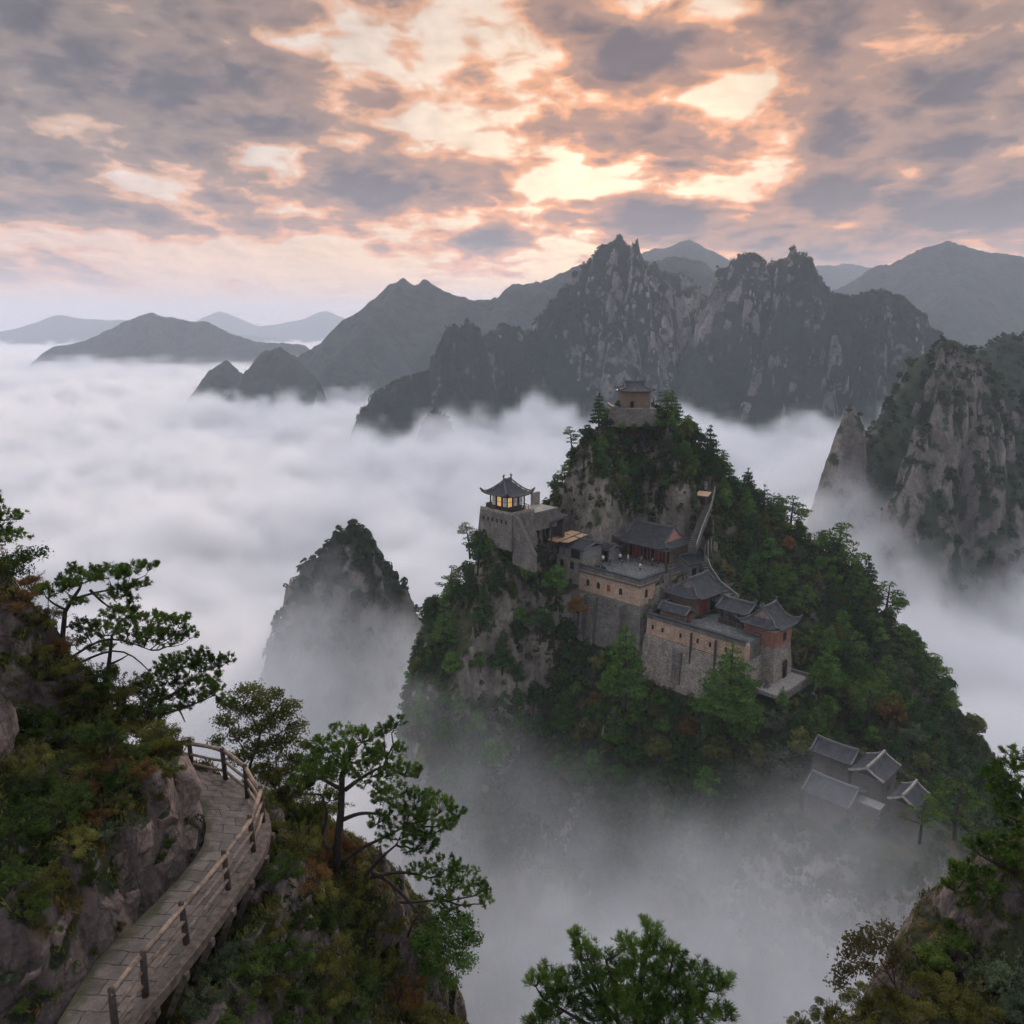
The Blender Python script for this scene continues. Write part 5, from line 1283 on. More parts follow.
# ------------------------------------------------------------------ foreground trees
def tufts(C, D, n, L, W):
    """needle bunches: n blades fanning out round D at each C"""
    m = len(C); C2 = np.repeat(C, n, 0); D2 = np.repeat(D, n, 0)+rs.normal(size=(m*n, 3))*.65; D2 /= np.linalg.norm(D2, axis=1)[:, None]
    l = L*(.7+.5*rs.rand(m*n)); return blades(C2+D2*l[:, None]*.5, D2, l, W)
def big_pine(name, base, trunk, limbs, pads, label, mat=None, dens=150, L=.13, W=.026, tr=.11, leafy=False, n=9):
    """trunk: [(px,py,Y)], limbs: lists of such points, pads: (px, py, Y, half width px, half height px)"""
    B = at(*base); root = empty(name, B, 0, label, 'tree' if name != 'shrub' else 'shrub'); T = [at(*p)-B for p in trunk]
    m = MB(); m.tube(T, np.linspace(tr, tr*.45, len(T)), 9); m.build('trunk', BARK, root, True)
    ends = [T[-1]]+[T[len(T)//2]]; lines = [np.array(T)]
    for l in limbs:
        P_ = [at(*p)-B for p in l]; q = resample(P_, 9) if len(P_) > 1 else P_
        m = MB(); m.tube(list(q), np.linspace(tr*.5, tr*.18, len(q)), 7); m.build('branch', BARK, root, True); lines.append(np.array(q))
    skel = np.concatenate([np.array(resample(l, 14)) for l in lines]); parts = []; tw = MB()
    for (px, py, Y, rw, rh) in pads:
        c = at(px, py, Y)-B; k = Y/F; rx, rz = rw*k, rh*k; ry = rx*.85
        cnt = int(dens*(rx*ry*3.0+.12)); d = rand_dirs(cnt); d[:, 2] = np.abs(d[:, 2])*np.where(rs.rand(cnt) < .75, 1, -.5)
        lump = .70+.6*vnoise(d[:, 0]*2.5+px, d[:, 1]*2.5+py, d[:, 2]*2.5)
        C = c+d*(lump*(.35+.65*rs.rand(cnt)**.5))[:, None]*np.array([rx, ry, rz])
        if not leafy: g = rs.choice(cnt, max(7, cnt//5)); gi = rs.randint(len(g), size=cnt); C0 = C; C = C[g][gi]
        D = d*np.array([.9, .9, .6])+np.array([0, 0, .45]); D /= np.linalg.norm(D, axis=1)[:, None]
        if not leafy: D = D[g][gi]+np.array([0, 0, .35]); D /= np.linalg.norm(D, axis=1)[:, None]; C = C+D*(rs.rand(cnt)*L*1.7)[:, None]+rs.normal(size=(cnt, 3))*L*.10
        parts.append(tufts(C, D, n, L, W) if not leafy else blades(np.repeat(C, n, 0)+rs.normal(size=(cnt*n, 3))*.09, rand_dirs(cnt*n), L*.5, W*1.9))
        i = np.argmin(np.linalg.norm(skel-(c-np.array([0, 0, rz*.4])), axis=1)); s0 = skel[i]
        tw.tube(curve_pts(s0, c-np.array([0, 0, rz*.35]), -.06, 5, .03), np.linspace(tr*.26, tr*.10, 6), 5)
        for j in rs.choice(cnt, min(cnt, 14), replace=False): tw.tube([c-np.array([0, 0, rz*.35]), (c+C[j])/2-np.array([0, 0, rz*.25]), C[j]], [tr*.10, tr*.06, tr*.03], 4)
    tw.build('twigs', BARK, root, True)
    V, Fq = merge(parts); np_mesh('needles' if not leafy else 'leaves', V, Fq, mat or G_PINE, root, smooth=False)
    return root
big_pine('pine_tree', (62, 700, 27), [(62, 735, 27), (61, 655, 27), (65, 612, 27), (72, 600, 27), (80, 588, 27)],
    [[(66, 610, 27), (52, 603, 26.8), (45, 596, 26.6)], [(72, 600, 27), (95, 592, 27.3), (125, 588, 27.5)], [(90, 590, 27), (105, 605, 27.3), (116, 610, 27.5)]],
    [(50, 594, 26.7, 15, 7), (64, 588, 27, 14, 7), (82, 581, 27, 22, 8), (108, 577, 27.2, 22, 7), (130, 574, 27.4, 16, 6), (148, 570, 27.5, 9, 4), (125, 590, 27.4, 13, 4), (142, 586, 27.5, 8, 3), (116, 598, 27.3, 13, 4), (74, 572, 27.2, 5, 4), (76, 604, 26.7, 9, 3), (134, 601, 27.5, 7, 3)],
    'straight-trunked flat-topped pine at the left, highest of the near pines', dens=230)
big_pine('pine_tree', (108, 705, 28), [(106, 765, 28), (107, 680, 28), (110, 655, 28), (112, 635, 28)],
    [[(68, 660, 27.4), (85, 648, 27.6), (105, 635, 28), (125, 640, 28), (150, 650, 28)], [(70, 668, 27.5), (95, 655, 27.6), (120, 645, 28), (140, 660, 28), (150, 672, 28)], [(108, 665, 28), (120, 660, 28), (128, 655, 28)]],
    [(85, 628, 27.7, 15, 6), (105, 634, 27.6, 20, 6), (122, 617, 27.9, 22, 7), (152, 625, 28, 24, 8), (178, 633, 28.2, 14, 6), (146, 640, 28, 24, 7), (172, 643, 28, 12, 5), (190, 638, 28.3, 6, 3), (100, 650, 28, 12, 4), (132, 612, 28, 6, 5), (180, 622, 28.2, 9, 4), (75, 645, 27.4, 9, 3)],
    'wide sweeping pine whose dark limbs arch right, behind the straight-trunked pine', dens=230)
big_pine('pine_tree', (160, 730, 27.5), [(157, 790, 27.5), (160, 705, 27.5), (163, 688, 27.5)],
    [[(162, 700, 27.5), (180, 690, 27.5), (200, 672, 27.6)], [(160, 715, 27.5), (185, 708, 27.5), (215, 695, 27.6)], [(160, 705, 27.4), (178, 706, 27.3), (185, 722, 27.3)]],
    [(162, 680, 27.5, 24, 8), (182, 666, 27.6, 26, 8), (205, 668, 27.7, 16, 7), (216, 663, 27.7, 9, 4), (229, 661, 27.8, 7, 3), (197, 690, 27.6, 24, 8), (214, 694, 27.6, 14, 7), (186, 704, 27.5, 16, 6), (150, 694, 27.3, 14, 6), (215, 680, 27.7, 8, 3), (205, 655, 27.7, 7, 5), (226, 704, 27.7, 8, 3)],
    'lowest of three near left pines, its flat boughs reaching right over the cloud', dens=230)
big_pine('pine_tree', (-20, 590, 25), [(-20, 590, 25), (-14, 545, 25), (-12, 500, 25)], [[(-12, 545, 25), (5, 545, 25)], [(-12, 522, 25), (5, 520, 25)]],
    [(2, 519, 25, 20, 6), (-2, 503, 25, 7, 5), (5, 540, 25, 22, 6), (-10, 530, 25, 16, 6)], 'pine boughs jutting in at the left edge, above the rust-tinted crag', dens=230)
big_pine('shrub', (5, 590, 25), [(5, 590, 25), (12, 570, 25)], [[(8, 580, 25), (25, 565, 25), (45, 553, 25)], [(10, 575, 25), (20, 557, 25), (32, 548, 25)]],
    [(15, 560, 25, 16, 9), (32, 554, 25, 14, 6), (22, 572, 25, 12, 6), (44, 552, 25, 6, 3)], 'thin bare-twigged shrub with sparse dark leaves on the left crag top', G_DARK, 90, .13, .035, .03, True, 5)
big_pine('pine_tree', (338, 885, 25), [(338, 885, 25), (337, 850, 25), (341, 810, 25), (342, 775, 25), (352, 750, 25)],
    [[(342, 864, 25), (358, 848, 25), (380, 840, 24.8), (402, 828, 24.6)], [(362, 880, 24.8), (378, 860, 24.6), (396, 845, 24.4)], [(362, 895, 24.8), (385, 903, 24.5), (420, 902, 24.2), (438, 900, 24)], [(372, 872, 24.8), (392, 882, 24.5), (412, 905, 24.2), (432, 930, 24)],
     [(342, 820, 25), (360, 812, 25), (388, 815, 25)], [(330, 850, 25), (318, 842, 25.2), (330, 815, 25.2), (322, 795, 25.2)], [(345, 790, 25), (365, 775, 25), (385, 765, 25)], [(342, 790, 25), (325, 780, 25), (310, 775, 25)], [(362, 880, 24.8), (400, 870, 24.5), (430, 878, 24.3)]],
    [(362, 740, 25, 24, 8), (384, 732, 25, 12, 6), (396, 724, 25, 8, 4), (342, 733, 25, 9, 7), (326, 748, 25.1, 20, 8), (350, 760, 24.8, 34, 9), (388, 756, 25, 22, 8), (310, 762, 25.2, 13, 7), (305, 778, 25.2, 14, 8), (328, 775, 24.7, 22, 8), (372, 775, 24.8, 26, 7), (404, 773, 25, 16, 5), (418, 777, 25, 7, 4),
     (392, 797, 24.8, 24, 7), (414, 806, 24.7, 26, 9), (438, 812, 24.6, 20, 8), (456, 815, 24.6, 10, 6), (404, 822, 24.4, 24, 9), (428, 832, 24.5, 24, 9), (448, 826, 24.5, 13, 7), (398, 838, 24.3, 18, 8), (420, 847, 24.4, 20, 8), (378, 822, 24.6, 12, 5),
     (445, 868, 24.2, 20, 9), (462, 880, 24.2, 16, 8), (476, 894, 24.2, 16, 6), (484, 903, 24.2, 8, 4), (448, 892, 24.1, 22, 9), (420, 874, 24.2, 14, 5), (452, 908, 24.1, 18, 7), (330, 800, 25.3, 8, 4), (296, 790, 25.3, 8, 5)],
    'large twisted pine with many bare lower limbs, right of the walkway', dens=210, tr=.17)
big_pine('broadleaf_tree', (400, 960, 24), [(400, 960, 24), (412, 925, 24), (425, 905, 24)], [[(410, 930, 24), (435, 940, 24), (455, 935, 24)], [(405, 950, 24), (430, 965, 24), (450, 975, 24)], [(412, 925, 24), (440, 915, 24), (462, 925, 24)]],
    [(440, 928, 24, 22, 12), (462, 924, 24, 16, 10), (470, 940, 24, 14, 8), (448, 950, 24, 20, 12), (464, 962, 24, 14, 9), (430, 968, 24, 18, 12), (450, 982, 24, 12, 9), (420, 945, 24, 16, 12), (418, 985, 24, 14, 10)],
    'airy small-leaved tree hanging under the twisted pine over the cloud', G_MID, 200, .13, .045, .06, True, 6)
big_pine('broadleaf_tree', (250, 800, 29), [(250, 800, 29), (250, 765, 29), (258, 745, 29), (262, 725, 29)], [[(252, 762, 29), (238, 740, 29), (225, 722, 29)], [(256, 750, 29), (275, 735, 29), (290, 728, 29)], [(260, 735, 29), (250, 712, 29), (240, 698, 29)], [(260, 735, 29), (275, 712, 29), (285, 698, 29)], [(252, 770, 29), (230, 755, 29), (215, 750, 29)]],
    [(248, 692, 29, 16, 6), (268, 697, 29, 18, 6), (230, 705, 29, 13, 6), (290, 706, 29, 12, 5), (252, 710, 29, 22, 6), (280, 716, 29, 18, 6), (225, 722, 29, 14, 6), (296, 728, 29, 13, 6), (262, 728, 29, 18, 6), (240, 735, 29, 14, 6), (284, 742, 29, 18, 7), (218, 742, 29, 10, 5), (305, 745, 29, 9, 4), (262, 750, 29, 22, 8), (240, 758, 29, 14, 6), (292, 760, 29, 12, 6)],
    'open olive broadleaf tree standing behind the bend of the railing', G_OLIVE, 120, .14, .05, .07, True, 6)
# right foreground
segs_g = []
def sg(a, b, r=1., s1=1.6, s2=1.4, dr=4): segs_g.append((at(*a), at(*b), r, s1, s2, dr))
sg((1040, 845, 20), (1012, 880, 19.5), .5, 3.2, 3.6, 4); sg((1012, 885, 19.5), (992, 905, 19.2), .3, 4, 4.4, 4); sg((1040, 845, 20), (1120, 840, 20), 1.2, 2., 3, 4); sg((1010, 930, 19), (1000, 1020, 17.5), .5, 3.0, 3, 5)
sg((1020, 1000, 17), (900, 1050, 15.8), 1.0, 1.4, 2.2, 3); sg((900, 1045, 15.8), (800, 1075, 15.4), .8, 1.2, 2.2, 3)
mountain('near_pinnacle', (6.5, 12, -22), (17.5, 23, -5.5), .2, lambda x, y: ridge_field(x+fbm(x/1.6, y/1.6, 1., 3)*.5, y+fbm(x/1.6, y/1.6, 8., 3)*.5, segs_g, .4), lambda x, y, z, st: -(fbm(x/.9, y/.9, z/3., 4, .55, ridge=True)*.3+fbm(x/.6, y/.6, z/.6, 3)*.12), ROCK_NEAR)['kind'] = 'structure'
big_pine('pine_tree', (1030, 880, 20), [(1030, 880, 20), (1040, 830, 20), (1034, 780, 20), (1030, 750, 20)],
    [[(1036, 800, 20), (1010, 785, 20), (990, 778, 20)], [(1038, 830, 20), (1015, 820, 19.8), (1000, 812, 19.8)], [(1036, 860, 20), (1008, 870, 19.6), (985, 858, 19.6), (975, 852, 19.5)], [(1030, 875, 20), (1000, 890, 19.5), (980, 885, 19.3), (965, 880, 19.3)]],
    [(1018, 758, 20, 10, 5), (1010, 774, 20, 18, 7), (990, 778, 20, 10, 4), (1028, 770, 20, 18, 10), (1004, 793, 19.9, 20, 7), (1024, 800, 19.8, 18, 9), (1004, 812, 19.8, 16, 6), (1018, 825, 19.7, 16, 8), (1000, 848, 19.6, 22, 7), (978, 852, 19.6, 12, 5), (1018, 845, 19.6, 16, 8), (1005, 862, 19.6, 14, 5), (975, 878, 19.3, 22, 9), (958, 872, 19.3, 9, 4), (955, 890, 19.3, 12, 7), (990, 892, 19.3, 14, 7), (965, 905, 19.3, 10, 5)],
    'dark pine with tiered boughs cut off by the right edge, on the pinnacle', dens=240, tr=.13)
big_pine('pine_tree', (632, 1130, 16), [(632, 1130, 16), (634, 1050, 16), (640, 990, 16), (646, 950, 16)], [[(634, 1040, 16), (600, 1000, 16), (580, 960, 16)], [(634, 1040, 16), (680, 1000, 16), (705, 980, 16)], [(636, 1020, 16), (610, 980, 16), (606, 960, 16)], [(634, 1050, 16), (580, 1020, 16), (545, 1000, 16)], [(636, 1010, 16), (665, 985, 16), (672, 965, 16)]],
    [(649, 935, 16, 7, 11), (658, 952, 16, 12, 10), (640, 955, 16, 12, 11), (580, 945, 16, 6, 9), (588, 958, 16, 13, 9), (624, 948, 16, 7, 8), (672, 960, 16, 9, 10), (606, 970, 16, 16, 12), (640, 978, 15.8, 24, 12), (672, 978, 16, 18, 12), (698, 975, 16, 7, 8), (548, 978, 16, 8, 7), (556, 990, 16, 12, 9), (575, 985, 15.9, 16, 12), (536, 985, 16, 5, 7), (602, 998, 15.8, 26, 13), (640, 1005, 15.6, 26, 14), (680, 1000, 15.8, 24, 14), (712, 990, 16, 10, 7), (722, 984, 16, 6, 6), (560, 1012, 15.8, 24, 12), (702, 1015, 15.8, 18, 12), (620, 1025, 15.6, 40, 14), (670, 1028, 15.6, 34, 14), (725, 1020, 16, 8, 6), (540, 1025, 15.9, 14, 8)],
    'bushy pine crown with upright shoots rising over the bottom edge', dens=620, tr=.14, L=.15, W=.014)
big_pine('shrub', (905, 1010, 17), [(905, 1010, 17), (895, 985, 17), (880, 960, 17)], [[(900, 1000, 17), (875, 975, 17), (850, 950, 17)], [(895, 985, 17), (892, 955, 17), (882, 935, 17)], [(890, 975, 17), (865, 960, 17), (845, 970, 17)], [(900, 995, 17), (905, 970, 17), (898, 945, 17)]],
    [(852, 940, 17, 9, 6), (868, 935, 17, 12, 6), (886, 932, 17, 9, 7), (848, 955, 17, 9, 6), (866, 950, 17, 16, 7), (888, 948, 17, 14, 7), (846, 972, 17, 12, 6), (868, 968, 17, 12, 5), (900, 955, 17, 8, 6), (893, 965, 17, 10, 5), (838, 983, 17, 8, 4)],
    'half-bare shrub with brownish leaves and fine twigs left of the pinnacle', leaf_mat('brown_leaf', (.055, .045, .025), (.10, .085, .045)), 150, .12, .05, .035, True, 5)
segs_o = [(at(632, 1135, 16), at(600, 1140, 20), .8, 2.2, 3.2, 3), (at(600, 1150, 20), at(516, 1092, 34), 1., 2.6, 3.2, 3), (at(516, 1092, 34), at(470, 1090, 30), 1., 2.6, 3.2, 3)]
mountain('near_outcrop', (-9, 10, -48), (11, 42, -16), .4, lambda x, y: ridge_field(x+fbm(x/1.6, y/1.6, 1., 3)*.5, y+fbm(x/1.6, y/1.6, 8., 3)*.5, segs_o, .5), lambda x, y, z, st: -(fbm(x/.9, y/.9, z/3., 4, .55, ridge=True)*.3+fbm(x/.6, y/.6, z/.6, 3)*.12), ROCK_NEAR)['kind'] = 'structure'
# shrubs and grass, shared kinds placed one by one
def shrub_proto(seed, mat, leaf, cnt, flat=.75):
    rs.seed(seed); puffs = []
    for i in range(9):
        a = rs.rand()*6.28; q = rs.rand()**.5*.8; puffs.append(((math.cos(a)*q, math.sin(a)*q, .15+.5*rs.rand()*flat), (.20+.14*rs.rand(), .20+.14*rs.rand(), .16+.08*rs.rand())))
    parts = []
    for c, r in puffs:
        P_, d = puff_points(c, r, cnt, .35, .5); D = rand_dirs(len(P_)); D[:, 2] *= .5; D /= np.linalg.norm(D, axis=1)[:, None]; parts.append(blades(P_, D, leaf[0]*(.6+.8*rs.rand(len(P_))), leaf[1], d+rand_dirs(len(P_))*.7))
    tr = MB()
    for i in range(26):
        a = rs.rand()*6.28; e_ = .2+1.1*rs.rand(); l_ = .8+.5*rs.rand(); d = np.array([math.cos(a)*math.cos(e_), math.sin(a)*math.cos(e_), math.sin(e_)]); q = curve_pts((0, 0, 0), d*l_, .08, 6, .03)
        tr.tube(q, np.linspace(.016, .004, 7), 4); q = np.array(q); n_ = 46; tt = .45+.55*rs.rand(n_); P_ = np.stack([np.interp(tt*6, range(7), q[:, m]) for m in range(3)], 1)+rs.normal(size=(n_, 3))*.03
        D = rand_dirs(n_); parts.append(blades(P_+D*leaf[0]*.4, D, leaf[0]*(.7+.6*rs.rand(n_)), leaf[1]))
    V, Fq = merge(parts)
    for c, r in puffs: tr.tube(curve_pts((0, 0, -.25), c, .05, 4, .05), np.linspace(.022, .006, 5), 5)
    return (kind_mesh('leaves', V, Fq, mat), tr)
def stems_mesh(tr):
    me = bpy.data.meshes.new('stems'); me.from_pydata(tr.v, [], tr.f); me.materials.append(BARK); return me
N_DARK = leaf_mat('shrub_dark', (.018, .032, .009), (.055, .078, .022), vary=.3); N_MID = leaf_mat('shrub_green', (.038, .062, .015), (.105, .140, .036), vary=.3)
N_OLIVE = leaf_mat('shrub_olive', (.055, .058, .016), (.135, .125, .034), vary=.3); N_RUST = leaf_mat('shrub_rust', (.09, .045, .02), (.16, .085, .035), (.06, .06, .02), vary=.2); N_GREY = leaf_mat('shrub_grey', (.045, .060, .034), (.095, .120, .070), vary=.2)
def hit(px, py, Y, terr):
    V = TERR[terr][0]; x, y = to_px(V); m = (np.abs(x-px) < 7) & (np.abs(y-py) < 7)
    if not m.any(): return Y
    q = V[m, 1].min(); return q+.15 if q < Y+3.5 else Y
SH = {}
for k, (mt, lf, nm) in enumerate(((N_DARK, (.075, .036), 'dark green'), (N_MID, (.075, .036), 'fresh green'), (N_OLIVE, (.065, .032), 'olive'), (N_RUST, (.06, .03), 'rust-brown'), (N_GREY, (.08, .036), 'grey-green'))):
    me, tr = shrub_proto(80+k, mt, lf, 520); SH[k] = (me, stems_mesh(tr), nm)
WHERE = {'L': ('left cliff beside the walkway', 'left cliff'), 'R': ('slope right of the walkway', 'slope right of the walkway'), 'P': ('foot of the right-hand pinnacle', 'pinnacle')}
def shrub(px, py, Y, r, k, w, sq=1.):
    me, st, nm = SH[k]; Y = hit(px, py, Y, {'L': 'near_cliff', 'R': 'near_cliff', 'P': 'near_pinnacle'}[w]); e = empty('shrub', at(px, py, Y), rs.rand()*6.28, '%s leafy shrub among the shrubs on the %s' % (nm, WHERE[w][0]), 'shrub', '%s shrubs on the %s' % (nm, WHERE[w][1])); s = r*1.25*Y/F; e.scale = (s, s, s*sq)
    for n_, mm in (('leaves', me), ('stems', st)): o = bpy.data.objects.new(n_, mm); col.objects.link(o); o.parent = e
for q in [(15, 610, 25, 22, 3), (45, 625, 26, 20, 2), (70, 700, 26.5, 26, 2), (95, 690, 27, 24, 0), (35, 660, 26, 16, 2), (120, 700, 27, 26, 2), (150, 715, 27, 26, 0), (85, 725, 25.5, 28, 2), (120, 735, 26, 28, 2), (60, 745, 24, 26, 0), (150, 750, 26.5, 24, 2), (95, 765, 24, 26, 2), (68, 775, 23, 20, 1), (85, 795, 22.5, 18, 3), (105, 820, 22, 18, 3), (120, 790, 23.5, 20, 0),
          (40, 800, 21, 26, 0), (15, 835, 20, 28, 0), (55, 830, 20.8, 26, 1), (40, 860, 19.8, 26, 0), (75, 850, 21, 22, 2), (15, 885, 18.5, 22, 0), (148, 802, 24, 16, 2), (170, 775, 26, 14, 2), (110, 768, 24.5, 16, 3), (25, 1000, 15.5, 26, 1), (10, 975, 15.8, 20, 4), (60, 990, 17, 9, 1), (118, 930, 19, 8, 2), (90, 955, 18, 8, 0), (160, 860, 21.8, 7, 0), (12, 570, 25.6, 20, 2), (32, 590, 26, 16, 3), (130, 765, 25, 20, 0), (160, 742, 28, 20, 2), (138, 732, 28, 22, 2), (118, 722, 27.6, 22, 0), (176, 748, 28.4, 15, 2), (95, 712, 27.5, 20, 2), (78, 690, 27, 20, 2), (60, 675, 26.8, 18, 2), (30, 770, 21, 24, 2), (30, 735, 22, 26, 0), (70, 810, 21.5, 24, 0), (100, 745, 25, 24, 0), (140, 775, 25, 18, 3), (45, 890, 19, 24, 2), (88, 885, 20.5, 16, 0), (25, 915, 18, 22, 1), (120, 810, 22.6, 14, 2), (170, 845, 22.5, 9, 0), (100, 838, 21.4, 16, 4), (60, 650, 26.5, 16, 3)]: shrub(*q, 'L')
for q in [(285, 800, 28, 26, 2), (320, 815, 27, 26, 2), (270, 830, 27, 20, 2), (300, 850, 26, 24, 2), (330, 855, 26, 22, 3), (262, 855, 26, 14, 2), (285, 875, 25, 20, 0), (310, 885, 25, 22, 3), (345, 900, 24, 24, 2), (365, 930, 23.5, 24, 2), (330, 930, 23.5, 26, 0), (300, 925, 24, 22, 0), (318, 905, 24.5, 22, 2), (270, 935, 22.5, 20, 2), (262, 965, 21.5, 22, 0), (310, 985, 21.5, 24, 0), (300, 960, 22, 22, 1), (265, 1000, 20, 24, 2), (330, 1000, 21, 26, 2), (360, 985, 22.5, 22, 0), (320, 1020, 20.5, 26, 1), (385, 960, 23.5, 18, 0), (265, 880, 25, 14, 2), (300, 830, 27, 22, 0), (355, 860, 25.2, 16, 3), (280, 960, 22, 26, 0), (330, 965, 22.5, 28, 2), (375, 970, 23, 24, 2), (250, 985, 20.5, 26, 1), (215, 975, 19.5, 24, 4), (200, 1010, 18.5, 26, 4), (235, 1020, 18.5, 26, 1), (290, 1010, 20, 30, 0), (350, 1010, 21, 30, 0), (400, 1000, 22.5, 26, 3), (425, 1020, 23, 18, 2), (180, 965, 19, 14, 1), (275, 780, 29, 26, 2), (310, 780, 28.5, 24, 0), (225, 935, 21, 9, 2), (395, 930, 24, 14, 2), (360, 890, 24.8, 14, 2), (240, 955, 20.5, 16, 4)]: shrub(*q, 'R')
for q in [(950, 965, 18, 30, 1), (925, 975, 17.5, 24, 0), (975, 960, 18, 24, 1), (985, 985, 17, 24, 4), (1010, 990, 16.5, 30, 4), (1018, 1015, 16, 26, 4), (940, 1005, 16.5, 30, 2), (900, 1010, 16.5, 26, 2), (865, 1015, 16.3, 26, 2), (830, 1025, 16, 22, 2), (800, 1030, 16, 14, 2), (970, 1015, 16, 30, 2), (1012, 872, 19.5, 14, 2), (960, 940, 18.5, 18, 0)]: shrub(*q, 'P')
for i in range(7):
    me_, st_, nm_ = SH[(0, 1, 4, 0, 2, 0, 1)[i]]; pu, pv = -71.9+.25*(i % 2), 118.6+i*1.45; e = empty('shrub', wp(pu, pv, -49.9), i, 'clipped shrub in the planted row before the red doors of the lower court', 'shrub', 'court shrubs before the red doors'); e.scale = (.62, .62, .55)
    for n_, mm in (('leaves', me_), ('stems', st_)): o = bpy.data.objects.new(n_, mm); col.objects.link(o); o.parent = e
for (px, py, Y, r, lab) in ((472, 1020, 30, 22, 'small rounded treetop rising into frame left of the bottom pine'), (516, 1015, 34, 24, 'misty grey-green treetop just left of the bottom pine')):
    p = at(px, py+60, Y); plant(BROAD[4][0], p, 0, 60*Y/F/4.2, lab, 'tree', None, ('b', 4, 0))
def rock_mesh(seed, mat):
    r_ = np.random.RandomState(seed); bm = bmesh.new(); bmesh.ops.create_icosphere(bm, subdivisions=5, radius=1.)
    D = np.array([v.co[:] for v in bm.verts]); D /= np.linalg.norm(D, axis=1)[:, None]
    N = r_.normal(size=(15, 3)); N /= np.linalg.norm(N, axis=1)[:, None]; off = .55+.4*r_.rand(15)
    q = D@N.T; rad = np.where(q > .05, off[None]/np.maximum(q, .05), 9).min(1); rad = np.minimum(rad, 1.25)
    rad *= 1+.07*fbm(D[:, 0]*3+seed, D[:, 1]*3, D[:, 2]*3, 4)-.10*np.clip(fbm(D[:, 0]*2+seed, D[:, 1]*2, D[:, 2]*.8, 4, ridge=True)-.25, 0, 1)
    for v, p in zip(bm.verts, D*rad[:, None]): v.co = p
    for f in bm.faces: f.smooth = True
    me = bpy.data.meshes.new('rock'); bm.to_mesh(me); bm.free(); me.materials.append(mat); return me
ROCKB = rock_mat('boulder_rock', .22, rock=((.045, .033, .03), (.125, .092, .083), (.24, .19, .17)), vegcut=(.75, .95))
RK = [rock_mesh(k, ROCKB) for k in (3, 8, 14, 21)]
for i, (px, py, Y, rx, rz, lab) in enumerate([(184, 792, 26, 22, 34, 'tall dark split boulder at the inside of the walkway bend'), (165, 818, 24, 22, 26, 'reddish boulder just in front of the tall split one at the bend'), (186, 838, 23.5, 18, 16, 'low boulder touching the inner edge of the walkway below the bend'),
   (132, 836, 22.5, 24, 30, 'large brown angular boulder above the dark crevice'), (150, 868, 21.5, 24, 24, 'dark squarish boulder beside the middle of the walkway'), (112, 868, 21.3, 20, 24, 'pale-flecked boulder left of the squarish one'), (90, 905, 19.8, 26, 34, 'long pale slanting rock slab on the lower left cliff'),
   (50, 925, 18.6, 26, 36, 'broad purplish rock slab at the lower left'), (60, 975, 17.5, 24, 26, 'rounded rock below the purplish slab'), (128, 900, 20.5, 16, 18, 'small boulder wedged against the walkway edge'), (20, 955, 17.5, 26, 28, 'dark rock at the bottom left edge'),
   (275, 880, 24.5, 20, 14, 'grey block of rock jutting out right of the railing'), (250, 905, 23, 18, 24, 'upright rock under the walkway struts'), (300, 905, 24, 16, 18, 'mossy rock below the pale pipes')]):
    Y = hit(px, py, Y, 'near_cliff')+.35; o = bpy.data.objects.new('boulder', RK[i % 4]); col.objects.link(o); o.location = at(px, py, Y); s = Y/F; o.scale = (rx*s, (rx+rz)*.5*s, rz*s); o.rotation_euler = (rs.normal()*.25, rs.normal()*.25, rs.rand()*6.28)
    tag(o, lab, 'boulder')
# moss, grass and small plants over the near rocks
def near_cover(name, terr, n, size, mat, nz, seed, sel=None):
    V, Q = TERR[terr]; P_, N = surf_pick(V, Q, n, nz, sel, seed)
    d0, _ = path_dist(P_[:, 0].astype(np.float32), P_[:, 1].astype(np.float32)); P_ = P_[d0 > HWID+.08]
    s = size*(.5+rs.rand(len(P_))); per = 9; C = np.repeat(P_, per, 0)+rs.normal(size=(len(P_)*per, 3))*size*.5; D = rs.normal(size=C.shape)*.6; D[:, 2] = np.abs(D[:, 2])+.5; D /= np.linalg.norm(D, axis=1)[:, None]
    Vv, Ff = blades(C, D, np.repeat(s, per), np.repeat(s, per)*.28); o = np_mesh(name, Vv, Ff, mat, smooth=False); o['kind'] = 'stuff'
near_cover('ground_plants', 'near_cliff', 9000, .16, N_OLIVE, .45, 31); near_cover('ground_plants', 'near_cliff', 9000, .15, N_DARK, .35, 32)
near_cover('ground_plants', 'near_cliff', 1500, .16, N_RUST, .5, 33, lambda C, N: vnoise(C[:, 0]*.6, C[:, 1]*.6, C[:, 2]*.6) > .6)
near_cover('ground_plants', 'near_pinnacle', 2500, .13, N_OLIVE, .35, 34)
GR = leaf_mat('sedge', (.07, .085, .02), (.17, .16, .04), vary=.2)
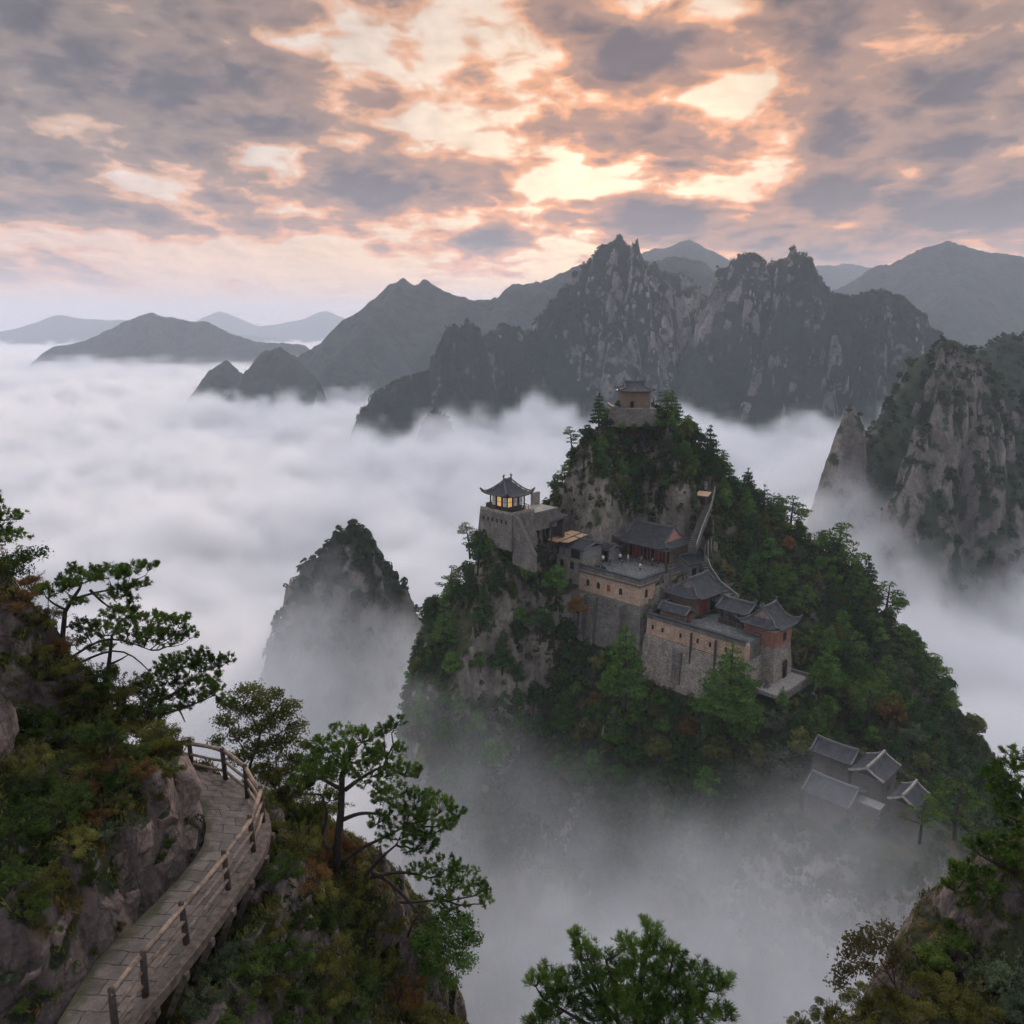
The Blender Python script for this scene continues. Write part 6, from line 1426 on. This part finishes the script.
for (px, py, Y, r, lab) in ((152, 800, 24.2, 15, 'arching yellow-green grass tussock on the rock beside the walkway bend'), (135, 795, 23.5, 14, 'yellowish grass tussock left of the arching one above the boulders'), (70, 872, 20.6, 16, 'dark green drooping grass tussock above the lower cliff face')):
    e = empty('grass_tussock', at(px, py, Y), 0, lab, 'grass'); n = 900; a = rs.rand(n)*6.28; k = .3+.7*rs.rand(n); s = r*Y/F
    P0 = np.stack([np.cos(a)*.2*k, np.sin(a)*.2*k, np.zeros(n)], 1)*s; P1 = P0+np.stack([np.cos(a)*.5*k, np.sin(a)*.5*k, .75+.2*rs.rand(n)], 1)*s; P2 = P1+np.stack([np.cos(a)*.55*k, np.sin(a)*.55*k, -.35*k], 1)*s
    w = .010; sd = np.stack([-np.sin(a), np.cos(a), 0*a], 1)*w; V = np.stack([P0-sd, P0+sd, P1+sd, P1-sd, P2, P2], 1)
    i = np.arange(n)[:, None]*6; Fq = np.concatenate([i+np.array([[0, 1, 2, 3]]), i+np.array([[3, 2, 4, 5]])]); V = V.reshape(-1, 3); V[4::6] += np.array([.003, 0, 0]); np_mesh('blades', V, Fq, GR if py < 850 else N_DARK, e, smooth=False)
def dead(pts, lab, r=.03):
    B = at(*pts[0]); e = empty('dead_branch', B, 0, lab, 'branch'); m = MB(); q = resample([at(*p)-B for p in pts], 9); m.tube(list(q), np.linspace(r, r*.3, 9), 6); m.build('stem', BARK_GREY, e, True)
    m = MB(); m.tube([q[4], q[4]+(q[6]-q[4])*.6+(0, 0, .18), q[4]+(q[7]-q[4])*.9+(0, 0, .22)], [r*.5, r*.3, r*.1], 5); m.build('side_twig', BARK_GREY, e, True)
dead([(36, 790, 20.3), (52, 798, 20.5), (66, 805, 20.6), (76, 812, 20.7), (84, 818, 20.8)], 'bleached bare branch sloping down over the dark shrubs on the left cliff')
dead([(80, 768, 23), (92, 765, 23), (98, 757, 23), (110, 755, 23)], 'short bleached twig above the rust-brown shrub')
def haze_box():
    m = bpy.data.materials.new('haze_air'); m.use_nodes = True; t = NT(m.node_tree); t.n.clear()
    pv = t.node('ShaderNodeVolumePrincipled'); pv.inputs['Color'].default_value = (.78, .86, 1.0, 1); pv.inputs['Density'].default_value = .00015
    t.l.new(pv.outputs[0], t.node('ShaderNodeOutputMaterial').inputs['Volume'])
    V = np.array([(x, y, z) for x in (-14000, 14000) for y in (-400, 16000) for z in (-330, 420)])
    Q = np.array([(0, 1, 3, 2), (4, 6, 7, 5), (0, 4, 5, 1), (2, 3, 7, 6), (0, 2, 6, 4), (1, 5, 7, 3)])
    o = np_mesh('haze', V, Q, m, smooth=False); o['kind'] = 'stuff'
haze_box()
CLOUD_BUMPS += [(20, 72, 62, 30, 40), (-4, 114, 36, 28, 46), (-26, 148, 20, 24, 34), (50, 101, 24, 16, 28), (58, 80, 34, 20, 16), (-58, 240, 44, 34, 32), (135, 365, 55, 40, 30), (215, 335, 80, 60, 24), (60, 900, 260, 160, 22)]
volume_cloud('cloud_near', (-176, 24, -160), (176, 262, -40), (234, 158, 80), True, [band(1, 262, 232)], rho=.034)
volume_cloud('cloud_bank', (-470, 230, -180), (470, 702, -28), (268, 135, 44), True, [band(1, 232, 262), band(1, 702, 662)], rho=.07)
volume_cloud('cloud_bank', (-1260, 660, -200), (1260, 1752, -20), (315, 136, 24), True, [band(1, 662, 702), band(1, 1752, 1652)], rho=.07)
volume_cloud('cloud_sea', (-9000, 1600, -260), (9000, 13000, 60), (450, 285, 16), True, [band(1, 1652, 1752)], rho=.05)
